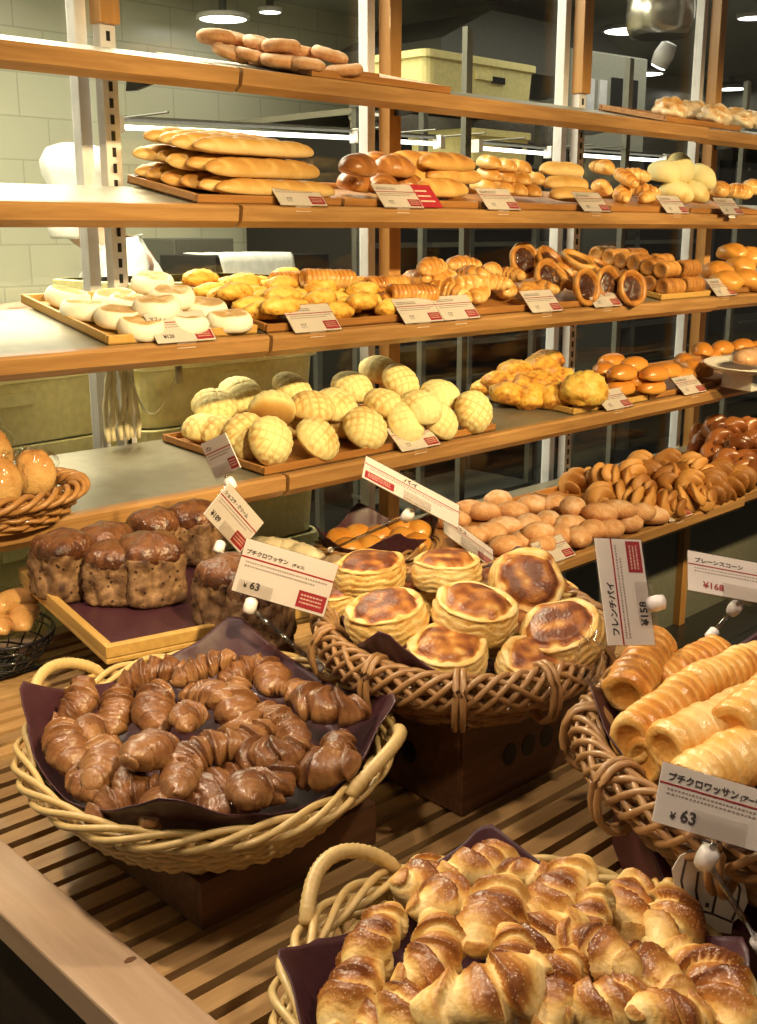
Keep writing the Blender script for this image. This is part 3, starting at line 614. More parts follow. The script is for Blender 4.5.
# ------------------------------------------------------------------ pastry builders (each returns a mesh)
def sst(a, b_, x): t = max(0, min(1, (x - a) / (b_ - a))); return t * t * (3 - 2 * t)
def blob(name, material, L, Wd, H, p=2.6, q=0.5, nu=26, nv=18, flat=0.45, bend=0.0, namp=0.03, nsc=18, seed=0, slashes=0, bake=None, ridges=0, ramp_=0.05, twist=0.0):
    """a loaf: round in section, flattened below, its outline (1-|t|^p)^q"""
    b = MB(); P, B = [], []
    for i in range(nu + 1):
        th = -math.pi / 2 + math.pi * i / nu; t = math.sin(th); f = max(0.02, (1 - min(1, abs(t)) ** p)) ** q if abs(t) < 1 else 0.02
        row, rb = [], []
        for j in range(nv):
            a = 2 * math.pi * j / nv; ca, sa = math.cos(a), math.sin(a)
            w = Wd / 2 * f; hh = H / 2 * f
            k = 1 + namp * 2 * nz(t * L * nsc + seed * 7.3, ca * Wd * nsc * .5, sa * H * nsc * .5 + seed)
            dk = 0.0
            if ridges:
                ph = (t * ridges + twist * a / (2 * math.pi)) % 1.0
                k += ramp_ * (abs(math.sin(math.pi * ph)) - 0.6); dk = 0.35 * (abs(math.sin(math.pi * ph)) - 0.6)
            if slashes and sa > 0.2:
                ph = (t * slashes * 0.5 + 0.25 * ca + 0.5) % 1.0; g = math.exp(-((ph - 0.5) / 0.12) ** 2) * sst(0.2, 0.6, sa) * (abs(t) < 0.85)
                k -= 0.13 * g; dk -= 0.45 * g
            x = t * L / 2; y = w * ca * k; z = hh * sa * k
            if z < -hh * flat: z = -hh * flat + (z + hh * flat) * 0.12
            if bend: y += bend * (1 - t * t) - bend * .5
            row.append((x, y, z)); rb.append(min(1.2, max(-0.2, (bake(t, sa, ca) if bake else 0.25 + 0.35 * sst(-0.3, 0.9, sa)) + dk)))
        P.append(row); B.append(rb)
    b.grid(P, bake=B); return b.mesh(name, material)
def croissant(name, material, L, R, bend, seed, nw=2.8, base=0.15, top=0.6, step=0.24, nu=110, nv=28, crease=-0.26, leafa=0.008, mid=0.20):
    """a rolled triangle of layered dough: stepped wraps, thick in the middle, each wrap with fine leaves of pastry"""
    b = MB(); P, B = [], []
    for i in range(nu + 1):
        t = -1 + 2 * i / nu; at_ = abs(t)
        env = (1 - at_ ** 1.9) ** 0.72 * 0.76 + 0.24 * (1 - at_ ** 9) ** 0.5 if at_ < 1 else 0.04
        row, rb = [], []
        for j in range(nv):
            a = 2 * math.pi * j / nv; ca, sa = math.cos(a), math.sin(a)
            off = 0.30 * math.sin(a + seed) * (1 if t > 0 else -1) + 0.16 * nz(t * 2.5 + seed, ca, sa)
            w_ = at_ * nw + 0.5 + off; ph = w_ % 1.0
            st = (1 - ph) ** 0.8 if ph > 0.10 else ph / 0.10 * 0.92          # every wrap swells towards the middle of the roll, then drops
            leaf = math.sin(ph * 2 * math.pi * 4 + 2 * nz(t * 3, ca, sa + seed))
            k = 1 - step + step * st * 1.2 + 0.09 * nz(t * 4 + seed * 3, ca * 1.5, sa * 1.5) + leafa * leaf + 0.035 * nz(t * 16 + seed, ca * 3, sa * 3)
            r = R * env * k
            y = r * ca; z = r * sa * 0.86
            if z < -R * 0.55: z = -R * 0.55 + (z + R * 0.55) * 0.2
            an = t * bend; px_ = (L / 2) * (math.sin(an) / bend if bend else t); py_ = (L / 2) * ((1 - math.cos(an)) / bend if bend else 0)
            row.append((px_ - y * math.sin(an), py_ + y * math.cos(an), z))
            ws = nz(math.floor(w_) * 3.7 + (9 if t > 0 else 0) + seed * 2.3, 0.5, 1.7)
            bk_ = base + (top - base) * (sst(-0.4, 0.75, sa + 0.5 * nz(t * 2 + seed * 5, ca, sa)) * (0.35 + 0.75 * st)) + 0.42 * ws * sst(-0.1, 0.6, sa) + 0.05 * leaf + mid * (0.75 - 1.25 * at_) * sst(-0.1, 0.7, sa) + crease * sst(0.72, 0.98, ph)
            rb.append(max(-0.15, min(1.1, bk_)))
        P.append(row); B.append(rb)
    b.grid(P, bake=B); return b.mesh(name, material)
def doughnut(name, material, R, r, seed=0, zs=0.85):
    b = MB(); P, B = [], []
    for i in range(28):
        a = 2 * math.pi * i / 28; row, rb = [], []
        for j in range(14):
            c = 2 * math.pi * j / 14; k = 1 + 0.10 * nz(math.cos(a) * 2 + seed, math.sin(a) * 2, math.cos(c))
            row.append(((R + r * k * math.cos(c)) * math.cos(a), (R + r * k * math.cos(c)) * math.sin(a), r * zs * k * math.sin(c))); rb.append(0.45 + 0.25 * math.sin(c) - 0.3 * (abs(math.sin(c)) < 0.25))
        P.append(row); B.append(rb)
    b.grid(P, closed_u=True, bake=B); return b.mesh(name, material)
def melon(name, seed, R=0.052):
    b = MB(); n, mrings = 56, 26; P, B = [], []; rot = seed * 0.9
    for i in range(mrings + 1):
        u = i / mrings; row, rb = [], []
        ph = math.pi * (u * 0.97 + 0.0) ; z0 = math.cos(ph); r0 = math.sin(ph) ** 0.9 if ph < math.pi else 0
        for k in range(n):
            a = 2 * math.pi * k / n; x, y = r0 * math.cos(a), r0 * math.sin(a); z = z0
            g = 0; d1 = 0
            if z0 > -0.25:
                px_ = x * math.cos(rot) - y * math.sin(rot); py_ = x * math.sin(rot) + y * math.cos(rot)
                ax = math.asin(max(-1, min(1, px_))) / 0.36; ay = math.asin(max(-1, min(1, py_))) / 0.36
                d1 = max(math.exp(-((ax - round(ax)) / 0.13) ** 2), math.exp(-((ay - round(ay)) / 0.13) ** 2)) * sst(-0.25, 0.0, z0)
                g = 0.055 * d1
            kk = 1 - g + 0.03 * nz(x * 1.5 + seed, y * 1.5, z * 1.5)
            zz = z * (0.74 if z > 0 else 0.48)
            row.append((R * x * kk, R * y * kk, R * zz * kk)); rb.append(0.25 + 0.30 * d1 + 0.75 * sst(0.1, -0.9, z0) * 0.8 + 0.35 * max(0, nz(x + seed * 3, y, 0.4)))
        P.append(row); B.append(rb)
    b.grid(P, bake=B); return b.mesh(name, M['melon'])
def lathe_bread(name, material, prof, seed=0, n=44, wave=0.03, wf=2.0):
    """prof: (r, z, bake); wavy, laminated turned pastry"""
    b = MB(); P, B = [], []
    for i, (r, z, bk_) in enumerate(prof):
        row, rb = [], []
        for k in range(n):
            a = 2 * math.pi * k / n; w = nz(math.cos(a) * wf + seed * 5, math.sin(a) * wf, i * 0.33 + seed); w2 = nz(math.cos(a) * 1.1, math.sin(a) * 1.1 + seed * 3, 7)
            rr = r * (1 + wave * 1.6 * w + 0.04 * w2); row.append((rr * math.cos(a), rr * math.sin(a), z + 0.10 * wave * w * (0.05 if r > 0.001 else 0) + 0.0035 * w2 * (r > 0.001)))
            rb.append(bk_ + 0.15 * w)
        P.append(row); B.append(rb)
    b.grid(P, bake=B); return b.mesh(name, material)
def puff(name, seed, R=0.05, H=0.05):
    """a round of puff pastry: leafy bulging side, a raised glazed lid with a torn edge"""
    b = MB(); P, B = [], []; n, m = 72, 40
    for i in range(m + 1):
        u = i / m; row, rb = [], []
        for k in range(n):
            a = 2 * math.pi * k / n; c, s_ = math.cos(a), math.sin(a)
            ee = 1.0 if u < 0.55 else (1 - (u - 0.55) / 0.45) ** 0.8 if u < 1 else 0.0
            w1 = nz(c * 1.3 * ee + seed * 5, s_ * 1.3 * ee, 2.0); w2 = nz(c * 4 * ee + seed * 3, s_ * 4 * ee, u * 3 if u < .55 else 1.65); w3 = nz(c * 1.6 * ee + seed, s_ * 1.6 * ee + 4, u * 1.2)
            if u < 0.55:                                   # the leafy side
                q = u / 0.55; zz = H * (0.02 + 0.80 * q); lay = (q * 4.0 + 1.5 * w3 + 0.9 * w1) % 1.0
                rr = R * (0.90 + 0.13 * math.sin(math.pi * (0.10 + 0.82 * q)) - 0.050 * (1 - lay) ** 2.2 + 0.035 * w2 + 0.06 * w1)
                bk_ = 0.10 + 0.32 * (1 - lay) ** 2.5 + 0.25 * w2 + 0.14 * q
                if i == 0: rr *= 0.86
            else:                                          # the lid
                q = (u - 0.55) / 0.45; lip = 0.78 + 0.07 * w2 + 0.05 * w1
                e = 0.97 * (1 - q) ** 0.8 if q < 1 else 0.0; rr = R * e * (1 + 0.05 * w1 + 0.04 * w2 * e)
                zz = H * (0.82 + 0.20 * math.sin(math.pi / 2 * min(1, q * 1.25)) + 0.05 * w3)
                g = math.exp(-((e - lip) / 0.05) ** 2); zz -= H * 0.10 * g
                bk_ = 0.26 + 0.25 * w2 + 0.62 * sst(lip + 0.10, lip - 0.07, e) - 0.10 * g + 0.35 * nz(c * e * 3 + seed, s_ * e * 3, 9)
            row.append((rr * c, rr * s_, zz + H * 0.07 * w1 * (u > .02))); rb.append(bk_)
        P.append(row); B.append(rb)
    b.grid(P, bake=B); return b.mesh(name, M['puff'])
def muffin(name, seed, R=0.05, H=0.034):
    prof = [(0, 0, .2), (R * .75, 0, .35), (R * .93, H * .10, .05), (R, H * .35, 0), (R * .99, H * .65, 0), (R * .90, H * .90, .02), (R * .82, H * .965, .12), (R * .74, H * .985, .62), (R * .4, H * .99, .72), (0, H * .99, .66)]
    return lathe_bread(name, M['muffin'], prof, seed, 40, 0.02, 0.9)
def tart_mesh(name, seed, R=0.048, H=0.026):
    prof = [(0, 0, .5), (R * .7, 0, .5), (R * .95, H * .35, .35), (R * 1.03, H * .7, .2), (R, H, .35), (R * .88, H * 1.08, .6), (R * .76, H * .95, .55), (R * .70, H * .62, .6), (0, H * .55, .6)]
    return lathe_bread(name, M['gold'], prof, seed, 40, 0.05, 2.2)
def filling_mesh(name, seed, R=0.034):
    prof = [(R * 1.02, 0.0138, .5), (R, 0.0185, .4), (R * .7, 0.0205, .5), (R * .35, 0.0215, .6), (0, 0.0215, .5)]
    return lathe_bread(name, M['filling'], prof, seed, 28, 0.10, 3.0)
def pipe(name, material, L, R, rid, seed, nu=90, nv=26, depth=0.10, ends=0.45):
    """a rolled pastry tube with a spiral seam and a hollow at both ends, along x"""
    b = MB(); P, B = [], []
    rows = [(-0.5 + depth * .3, 0.30, .5), (-0.5 + depth * .1, 0.62, ends), (-0.5, 0.72, .25)] + [(-0.5 + k / nu, 1.0, None) for k in range(nu + 1)] + [(0.5, 0.72, .25), (0.5 - depth * .1, 0.62, ends), (0.5 - depth * .3, 0.30, .5)]
    for t, f, bk_ in rows:
        row, rb = [], []
        for j in range(nv):
            a = 2 * math.pi * j / nv; ca, sa = math.cos(a), math.sin(a)
            e = 1 - 0.14 * max(0, (abs(t) - 0.44) / 0.06) ** 2
            ph = ((t + 0.5) * rid + a / (2 * math.pi)) % 1.0; st = math.sin(math.pi * ph) ** 0.6
            k = (0.93 + 0.07 * st * (1 + 1.2 * nz(t * 5 + seed, ca, sa))) * e * (1 + 0.05 * nz(t * 6 + seed, ca * 1.2, sa * 1.2) + 0.012 * nz(t * 50 + seed, ca * 4, sa * 4)) if bk_ is None else (1 + 0.05 * nz(seed, ca, sa)) * e
            row.append((t * L, R * f * k * ca, R * f * k * sa * 0.94))
            rb.append(bk_ if bk_ is not None else 0.24 + 0.46 * sst(-0.6, 0.8, sa) * (0.6 + 0.4 * st) - 0.20 * (1 - st) + 0.3 * nz(t * 4 + seed * 2, ca, sa))
        P.append(row); B.append(rb)
    b.grid(P, bake=B); return b.mesh(name, material)
def plait(name, material, L, r, turns, seed, taper=0.5):
    """two ropes of dough twisted round each other"""
    b = MB(); n = 40
    for s in (0, math.pi):
        P, B = [], []
        for i in range(n + 1):
            t = i / n; e = (1 - abs(2 * t - 1) ** 3) ** taper if 0 < i < n else 0.12
            a = s + turns * 2 * math.pi * t; c = Vector((t * L - L / 2, 0.72 * r * e * math.cos(a), 0.72 * r * e * math.sin(a)))
            P.append([c + Vector((0, r * e * math.cos(2 * math.pi * j / 10), r * e * math.sin(2 * math.pi * j / 10))) * (1 + 0.06 * nz(t * 8 + seed, j)) for j in range(10)])
            B.append([0.35 + 0.35 * math.sin(2 * math.pi * j / 10) + 0.15 * math.sin(a) for j in range(10)])
        b.grid(P, bake=B)
    return b.mesh(name, material)
def lump(name, material, sx, sy, sz, seed, amp=0.25, fr=1.6, n=22, m=14, flat=0.5, bk=(0.1, 0.6), fine=0.06):
    """an irregular bun"""
    b = MB(); P, B = [], []
    for i in range(m + 1):
        ph = math.pi * (0.005 + 0.99 * i / m); row, rb = [], []
        for k in range(n):
            a = 2 * math.pi * k / n; d = Vector((math.sin(ph) * math.cos(a), math.sin(ph) * math.sin(a), math.cos(ph)))
            w = nz(d.x * fr + seed * 4.1, d.y * fr, d.z * fr + seed); w2 = nz(d.x * 5 + seed, d.y * 5, d.z * 5)
            q = 1 + amp * w + fine * w2; z = sz * d.z * q
            if z < -sz * flat: z = -sz * flat + (z + sz * flat) * .15
            row.append((sx * d.x * q, sy * d.y * q, z)); rb.append(bk[0] + (bk[1] - bk[0]) * sst(-0.5, 0.9, d.z) + 0.5 * w2 * 0.5 - 0.35 * w)
        P.append(row); B.append(rb)
    b.grid(P, bake=B); return b.mesh(name, material)

MS = {}
def variants(key, fn, n=4):
    if key not in MS: MS[key] = [fn(s) for s in range(n)]
    return MS[key]
rng = random.Random(11)
def put(i, meshkey, name, u, v, h, yaw, pile, bank='B', tilt=(0, 0), scale=1.0, var=None, lift=0.0):
    """one loaf on shelf i: h is the height of its centre over the shelf, seen at picture point u, v"""
    l = on_shelf(i, u, v, h, bank)
    ymax = (2.005 - SHELF[i][0]) / math.cos(math.radians(SHELF[i][2])) - (0.075 if i < 3 else 0.055)
    if l.y > ymax or l.y < 0.02:                           # keep it on the shelf: slide along the sight line to the limit
        yl = ymax if l.y > ymax else 0.03; mm = bf(i, bank); n = mm.to_3x3() @ Vector((0, 1, 0)); d = ray(u, v)
        l = mm.inverted() @ (CAMPOS + d * ((mm @ Vector((0, yl, 0)) - CAMPOS).dot(n) / d.dot(n))); h = max(min(l.z, h + 0.035), 0.026)
    me = MS[meshkey][rng.randrange(len(MS[meshkey])) if var is None else var]
    m = bf(i, bank) @ T((l.x, l.y, h)) @ RZ(math.radians(yaw)) @ RY(math.radians(tilt[1])) @ RX(math.radians(tilt[0])) @ Matrix.Diagonal((scale, scale, scale, 1))
    o = link(name, me, None, m)
    if pile: pile_add(pile, o, *PK[pile])
    return o
def put_local(i, bank, meshkey, name, x, y, h, yaw, pile, tilt=(0, 0), scale=1.0):
    me = MS[meshkey][rng.randrange(len(MS[meshkey]))]
    o = link(name, me, None, bf(i, bank) @ T((x, y, h)) @ RZ(math.radians(yaw)) @ RY(math.radians(tilt[1])) @ RX(math.radians(tilt[0])) @ Matrix.Diagonal((scale, scale, scale, 1)))
    if pile: pile_add(pile, o, *PK[pile])
    return o
PK = {}

# ------------------------------------------------------------------ trays on the shelves
def tray(i, bank, xa, xb, ya, yb, label, m='tray', h=0.018):
    b = MB(); t = 0.010; w, d = xb - xa, yb - ya
    b.box(-w / 2, w / 2, 0, d, 0.001, 0.006)
    b.prism([(0, 0.001), (0, h), (t * .7, h), (t, 0.006), (t, 0.001)], -w / 2, w / 2, lambda q, a, c: (q, a, c))
    b.prism([(d, 0.001), (d, h), (d - t * .7, h), (d - t, 0.006), (d - t, 0.001)], -w / 2, w / 2, lambda q, a, c: (q, a, c))
    for s in (-1, 1): b.prism([(s * w / 2, 0.001), (s * w / 2, h), (s * (w / 2 - t * .7), h), (s * (w / 2 - t), 0.006), (s * (w / 2 - t), 0.001)], t, d - t, lambda q, a, c: (a, q, c))
    o = part('bread_tray', b, M[m], None, False, bf(i, bank) @ T(((xa + xb) / 2, ya, 0)), 0.0015)
    return tag(o, label, 'tray', 'wooden bread trays on the shelves')
def fx(i, u, v, bank='B', y=0.035): # bank-local x where the sight line crosses the front of a tray
    return on_shelf(i, u, v, 0.005, bank).x

# trays: (shelf, bank, x from, x to, y from, y to)
tray(1, 'B', 0.20, 0.62, 0.030, 0.265, 'tray of sugared doughnuts on the top shelf')
tray(1, 'B', 1.55, 1.99, 0.030, 0.265, 'tray of iced pastries on the top shelf')
tray(2, 'B', -0.085, 0.285, 0.026, 0.262, 'tray of small baguettes on the second shelf')
tray(2, 'B', 0.295, 0.735, 0.026, 0.262, 'tray of brown buns and long loaves on the second shelf')
tray(2, 'B', 0.745, 1.29, 0.026, 0.262, 'tray of golden rolls and hot dog buns on the second shelf')
tray(2, 'B', 1.30, 1.72, 0.026, 0.262, 'tray of croissants on the second shelf')
tray(2, 'C', 0.02, 0.46, 0.026, 0.242, 'tray of yellow round buns on the second shelf')
tray(3, 'A', -0.335, -0.012, 0.028, 0.350, 'tray of floury white muffins on the third shelf', 'traypale')
tray(3, 'B', 0.010, 0.415, 0.028, 0.350, 'tray of yellow topped sausage rolls on the third shelf')
tray(3, 'B', 0.425, 0.86, 0.028, 0.350, 'tray of spiral rolls and croissants on the third shelf')
tray(3, 'B', 0.87, 1.30, 0.028, 0.350, 'tray of dark filled tarts on the third shelf')
tray(3, 'B', 1.46, 1.74, 0.028, 0.350, 'tray of stacked rolled pastries on the third shelf', 'traypale')
tray(3, 'C', 0.01, 0.44, 0.028, 0.330, 'tray of glazed buns at the right of the third shelf')
tray(4, 'B', -0.035, 0.68, 0.030, 0.370, 'long tray of melon buns on the fourth shelf')
tray(4, 'B', 1.00, 1.36, 0.030, 0.290, 'tray of cheese breads on the fourth shelf', 'traypale')
tray(4, 'B', 1.37, 1.735, 0.030, 0.340, 'tray of oval buns on the fourth shelf')
tray(4, 'C', 0.02, 0.60, 0.030, 0.320, 'tray of long buns at right of the fourth shelf')
tray(5, 'B', 0.60, 1.195, 0.035, 0.400, 'tray of pink sugared buns on the lowest shelf')
tray(5, 'B', 1.21, 1.735, 0.035, 0.400, 'tray of twisted doughnuts on the lowest shelf')
tray(5, 'C', 0.02, 0.60, 0.035, 0.380, 'tray of dark glossy rolls on the lowest shelf')

def put_u(i, key, name, u, y, h, yaw, pile, bank='B', tilt=(0, 0), scale=1.0):
    """where a row at depth y of shelf i crosses picture column u"""
    lo, hi = -3.0, 4.0; m = bf(i, bank)
    for _ in range(40):
        mid = (lo + hi) / 2
        if proj(m @ Vector((mid, y, h)))[0] < u: lo = mid
        else: hi = mid
    return put_local(i, bank, key, name, lo, y, h, yaw, pile, tilt, scale)
crust = lambda t, sa, ca: 0.15 + 0.45 * sst(-0.4, 0.9, sa)
# ---- top shelf
variants('doughnut', lambda s: doughnut('sugared_doughnut', M['sugarbun'], 0.029, 0.0165, s), 3)
PK['sugared doughnuts on the top shelf'] = ('sugared doughnut', 'on the top shelf', 'doughnut', 2)
for u, y, lay in ((216, 0.235, 1), (240, 0.24, 1), (262, 0.17, 1), (281, 0.11, 1.1), (300, 0.16, 0.9), (330, 0.09, 1), (231, 0.20, 0), (252, 0.16, 0), (279, 0.10, 0), (306, 0.06, 0), (344, 0.05, 0)):
    put_u(1, 'doughnut', 'sugared_doughnut', u, y, 0.021 + lay * 0.024, rng.uniform(0, 180), 'sugared doughnuts on the top shelf', tilt=(rng.uniform(-8, 8), rng.uniform(-12, 12)), scale=0.88)
variants('icedknot', lambda s: lump('iced_pastry', M['icing'], 0.060, 0.048, 0.034, s, 0.35, 2.2, 26, 16, 0.6, (0.0, 0.35), 0.14), 3)
PK['iced pastries on the top shelf'] = ('white iced pastry', 'on the top shelf', 'pastry', 1)
for u, y in ((670, 0.12), (694, 0.15), (716, 0.07), (737, 0.12), (757, 0.15)):
    put_u(1, 'icedknot', 'iced_pastry', u, y, 0.034, rng.uniform(0, 180), 'iced pastries on the top shelf')
# ---- second shelf
variants('baguette', lambda s: blob('small_baguette', M['baguette'], 0.300, 0.048, 0.044, 5, 0.5, 40, 16, 0.5, 0.004, 0.03, 10, s, 5, lambda t, sa, ca: 0.12 + 0.5 * sst(-0.2, 0.9, sa)), 4)
PK['small baguettes on the second shelf'] = ('small baguette', 'on the second shelf', 'baguette', 3)
for layer, ys in enumerate(((0.050, 0.088, 0.126, 0.164, 0.202, 0.238), (0.069, 0.107, 0.145, 0.183, 0.220), (0.088, 0.126, 0.164, 0.202))):
    for y in ys:
        put_local(2, 'B', 'baguette', 'small_baguette', 0.122 + rng.uniform(-0.010, 0.010) - layer * 0.010 + 0.012 - 0.30 * y, y, 0.026 + layer * 0.036, rng.uniform(-2, 2), 'small baguettes on the second shelf', (rng.uniform(-20, 20), 0))
variants('brownbun', lambda s: blob('brown_bun', M['brownbun'], 0.115, 0.085, 0.068, 2.2, 0.5, 22, 18, 0.45, 0, 0.04, 12, s, 3, crust), 3)
PK['brown buns on the second shelf'] = ('dark brown bun', 'on second shelf right of baguettes', 'bun', 2)
for u, v, h, yw in ((356, 184, .032, 10), (382, 187, .032, 40), (405, 186, .032, 0), (358, 168, .075, 20), (394, 169, .070, -20), (376, 165, .06, 30)):
    put(2, 'brownbun', 'brown_bun', u, v, h, yw, 'brown buns on the second shelf', scale=0.92)
variants('longloaf', lambda s: blob('long_slashed_loaf', M['baguette'], 0.20, 0.062, 0.055, 3, 0.5, 34, 16, 0.5, 0.01, 0.04, 10, s, 3, lambda t, sa, ca: 0.3 + 0.5 * sst(-0.2, 0.9, sa)), 3)
PK['long loaves on the second shelf'] = ('long slashed loaf', 'on second shelf behind red card', 'loaf', 2)
for u, v, h, yw in ((440, 190, .03, 4), (452, 177, .055, 0), (446, 164, .085, 0), (418, 163, .075, -8), (412, 176, .05, 6)):
    put(2, 'longloaf', 'slashed_loaf', u, v, h, yw, 'long loaves on the second shelf')
variants('roll', lambda s: blob('golden_roll', M['gold'], 0.085, 0.052, 0.046, 2.4, 0.5, 20, 16, 0.45, 0, 0.03, 12, s, 2, lambda t, sa, ca: -0.05 + 0.5 * sst(-0.2, 0.9, sa)), 3)
PK['golden rolls on the second shelf'] = ('small golden roll', 'on the second shelf', 'roll', 3)
for u, v, h in ((483, 187, .028), (500, 189, .028), (516, 191, .028), (530, 192, .028), (488, 176, .055), (503, 178, .055), (519, 180, .055), (533, 180, .055), (489, 164, .082), (505, 167, .080), (518, 168, .082)):
    put(2, 'roll', 'golden_roll', u, v, h, 80 + rng.uniform(-10, 10), 'golden rolls on the second shelf')
variants('hotdog', lambda s: blob('hot_dog_bun', M['baguette'], 0.19, 0.055, 0.05, 4, 0.5, 30, 16, 0.5, 0, 0.025, 10, s, 0, lambda t, sa, ca: 0.02 + 0.5 * sst(-0.1, 0.9, sa)), 3)
PK['hot dog buns on the second shelf'] = ('long pale split bun', 'beside rolls on second shelf', 'bun', 1)
for u, v, h in ((562, 171, .078), (566, 185, .052), (572, 196, .028)):
    put(2, 'hotdog', 'hot_dog_bun', u, v, h, 0, 'hot dog buns on the second shelf')
variants('croissant', lambda s: croissant('croissant', M['gold'], 0.125, 0.030, (0.9, -0.8, 0.5, -0.4)[s], s + 20, 3.2, 0.05, 0.55, 0.18, nu=48, nv=18), 4)
PK['croissants on the second shelf'] = ('flaky croissant', 'beside second shelf hot dog buns', 'croissant', 2)
for u, v, h, yw in ((604, 168, .075, 60), (601, 188, .03, 20), (625, 178, .05, 70), (622, 194, .028, 30), (640, 190, .03, 100), (648, 196, .028, 10), (633, 176, .07, 130)):
    put(2, 'croissant', 'croissant', u, v, h, yw, 'croissants on the second shelf', tilt=(rng.uniform(-20, 20), rng.uniform(-15, 15)), scale=0.95)
variants('dome', lambda s: lump('yellow_round_bun', M['melon'], 0.055, 0.055, 0.042, s, 0.08, 1.2, 24, 14, 0.5, (0.5, 0.0), 0.03), 3)
PK['yellow round buns on the second shelf'] = ('pale yellow round bun', 'on second shelf', 'bun', 2)
for u, v, h, t in ((664, 174, .07, 0), (680, 170, .09, 60), (692, 194, .04, 0), (700, 178, .07, 20), (676, 194, .04, 0)):
    put(2, 'dome', 'round_bun', u, v, h, 0, 'yellow round buns on the second shelf', tilt=(t, 0))
variants('shell', lambda s: croissant('shell_bread', M['gold'], 0.11, 0.036, 0.3, s + 40, 3.5, 0.1, 0.6, 0.12, nu=44, nv=16), 2)
PK['shell breads on the second shelf'] = ('ridged golden shell bread', 'at right end of second shelf', 'bread', 1)
for u, v, h in ((720, 190, .036), (738, 192, .036), (752, 188, .036)): put(2, 'shell', 'shell_bread', u, v, h, rng.uniform(-40, 60), 'shell breads on the second shelf', 'B')
# ---- third shelf
variants('muffin', lambda s: muffin('white_muffin', s, 0.046, 0.034), 3)
PK['floury white muffins on the third shelf'] = ('floury white muffin', 'on the third shelf', 'muffin', 3)
for u, v, h in ((67, 306, .007), (116, 308, .007), (152, 299, .007), (172, 305, .030), (84, 319, .007), (130, 313, .007), (157, 316, .034), (205, 317, .010), (118, 326, .012), (141, 335, .007), (186, 333, .007), (230, 329, .007)):
    put(3, 'muffin', 'white_muffin', u, v, h, rng.uniform(0, 360), 'floury white muffins on the third shelf', 'A', (rng.uniform(-6, 6), rng.uniform(-6, 6)), 0.95)
variants('sausage', lambda s: lump('sausage_roll', M['cheese'], 0.046, 0.022, 0.021, s, 0.10, 1.5, 34, 16, 0.55, (0.55, 0.10), 0.13), 4)
PK['yellow sausage rolls on the third shelf'] = ('yellow cheese topped roll', 'on third shelf', 'roll', 5)
for r_ in range(7):
    for c_ in range(5):
        put_local(3, 'B', 'sausage', 'cheese_roll', 0.058 + c_ * 0.079 + rng.uniform(-.006, .006), 0.058 + r_ * 0.042 + rng.uniform(-.004, .004), 0.025 + (0.018 if (r_ + c_) % 3 == 0 else 0), rng.uniform(-8, 8), 'yellow sausage rolls on the third shelf')
variants('horn', lambda s: pipe('spiral_roll', M['gold'], 0.125, 0.0235, 11, s, 66, 18, 0.2, 0.2), 3)
PK['spiral rolls on the third shelf'] = ('ridged spiral roll', 'on third shelf', 'roll', 2)
for u, v, h, yw in ((296, 281, .045, -4), (328, 279, .060, -14), (352, 286, .030, 0), (372, 291, .03, 0), (395, 296, .03, -6), (412, 294, .05, -12), (386, 285, .04, 2), (402, 303, .028, -8)):
    put(3, 'horn', 'spiral_roll', u, v, h, yw, 'spiral rolls on the third shelf')
PK['croissants on the third shelf'] = ('golden croissant', 'on third shelf beside spiral rolls', 'croissant', 3)
for u, v, h, yw in ((431, 267, .075, 10), (461, 265, .070, -10), (415, 279, .04, 70), (442, 280, .045, 20), (470, 275, .06, 80), (492, 272, .06, 40), (452, 292, .03, 110), (478, 294, .03, 30), (505, 290, .03, 60), (528, 291, .03, 20), (508, 276, .05, 100), (490, 283, .05, -30), (541, 289, .03, 70), (465, 284, .05, 140)):
    put(3, 'croissant', 'croissant', u, v, h, yw, 'croissants on the third shelf', 'B', (rng.uniform(-20, 20), rng.uniform(-15, 15)), 0.95)
variants('tart', lambda s: tart_mesh('tart', s), 3); variants('fill', lambda s: filling_mesh('filling', s), 2)
PK['dark filled tarts on the third shelf'] = ('tart with dark filling', 'on third shelf', 'tart', 2)
for k, (u, v, h, tx, ty) in enumerate(((520, 262, .075, 62, -25), (546, 266, .07, 40, 0), (575, 266, .075, 18, 0), (564, 282, .04, 30, 10), (581, 288, .045, 68, -12), (603, 286, .045, 66, -18), (627, 290, .04, 62, -25), (546, 280, .045, 50, -20), (596, 272, .05, 20, 5))):
    o = put(3, 'tart', 'tart', u, v, h, 0, 'dark filled tarts on the third shelf', 'B', (tx, ty))
    f = link('filling', MS['fill'][k % 2], o)
variants('rolled', lambda s: pipe('rolled_pastry', M['twist'], 0.09, 0.026, 5, s, 46, 20, 0.14, 0.3), 3)
PK['stacked rolled pastries on the third shelf'] = ('stacked brown rolled pastry', 'on third shelf', 'pastry', 2)
for r_, (n, h, y0) in enumerate(((7, .032, .055), (6, .076, .078))):
    for k in range(n):
        put_local(3, 'B', 'rolled', 'rolled_pastry', 1.545, y0 + k * 0.044, h, rng.uniform(-6, 6), 'stacked rolled pastries on the third shelf', (rng.uniform(0, 360), 0))
        if k % 2 == 0: put_local(3, 'B', 'rolled', 'rolled_pastry', 1.66, y0 + k * 0.046, h, rng.uniform(-6, 6), 'stacked rolled pastries on the third shelf', (rng.uniform(0, 360), 0))
variants('glazed', lambda s: lump('glazed_bun', M['orange'], 0.056, 0.050, 0.036, s, 0.15, 1.4, 24, 14, 0.55, (0.0, 0.4)), 3)
PK['glazed buns on the third shelf'] = ('shiny glazed bun', 'at right end of third shelf', 'bun', 2)
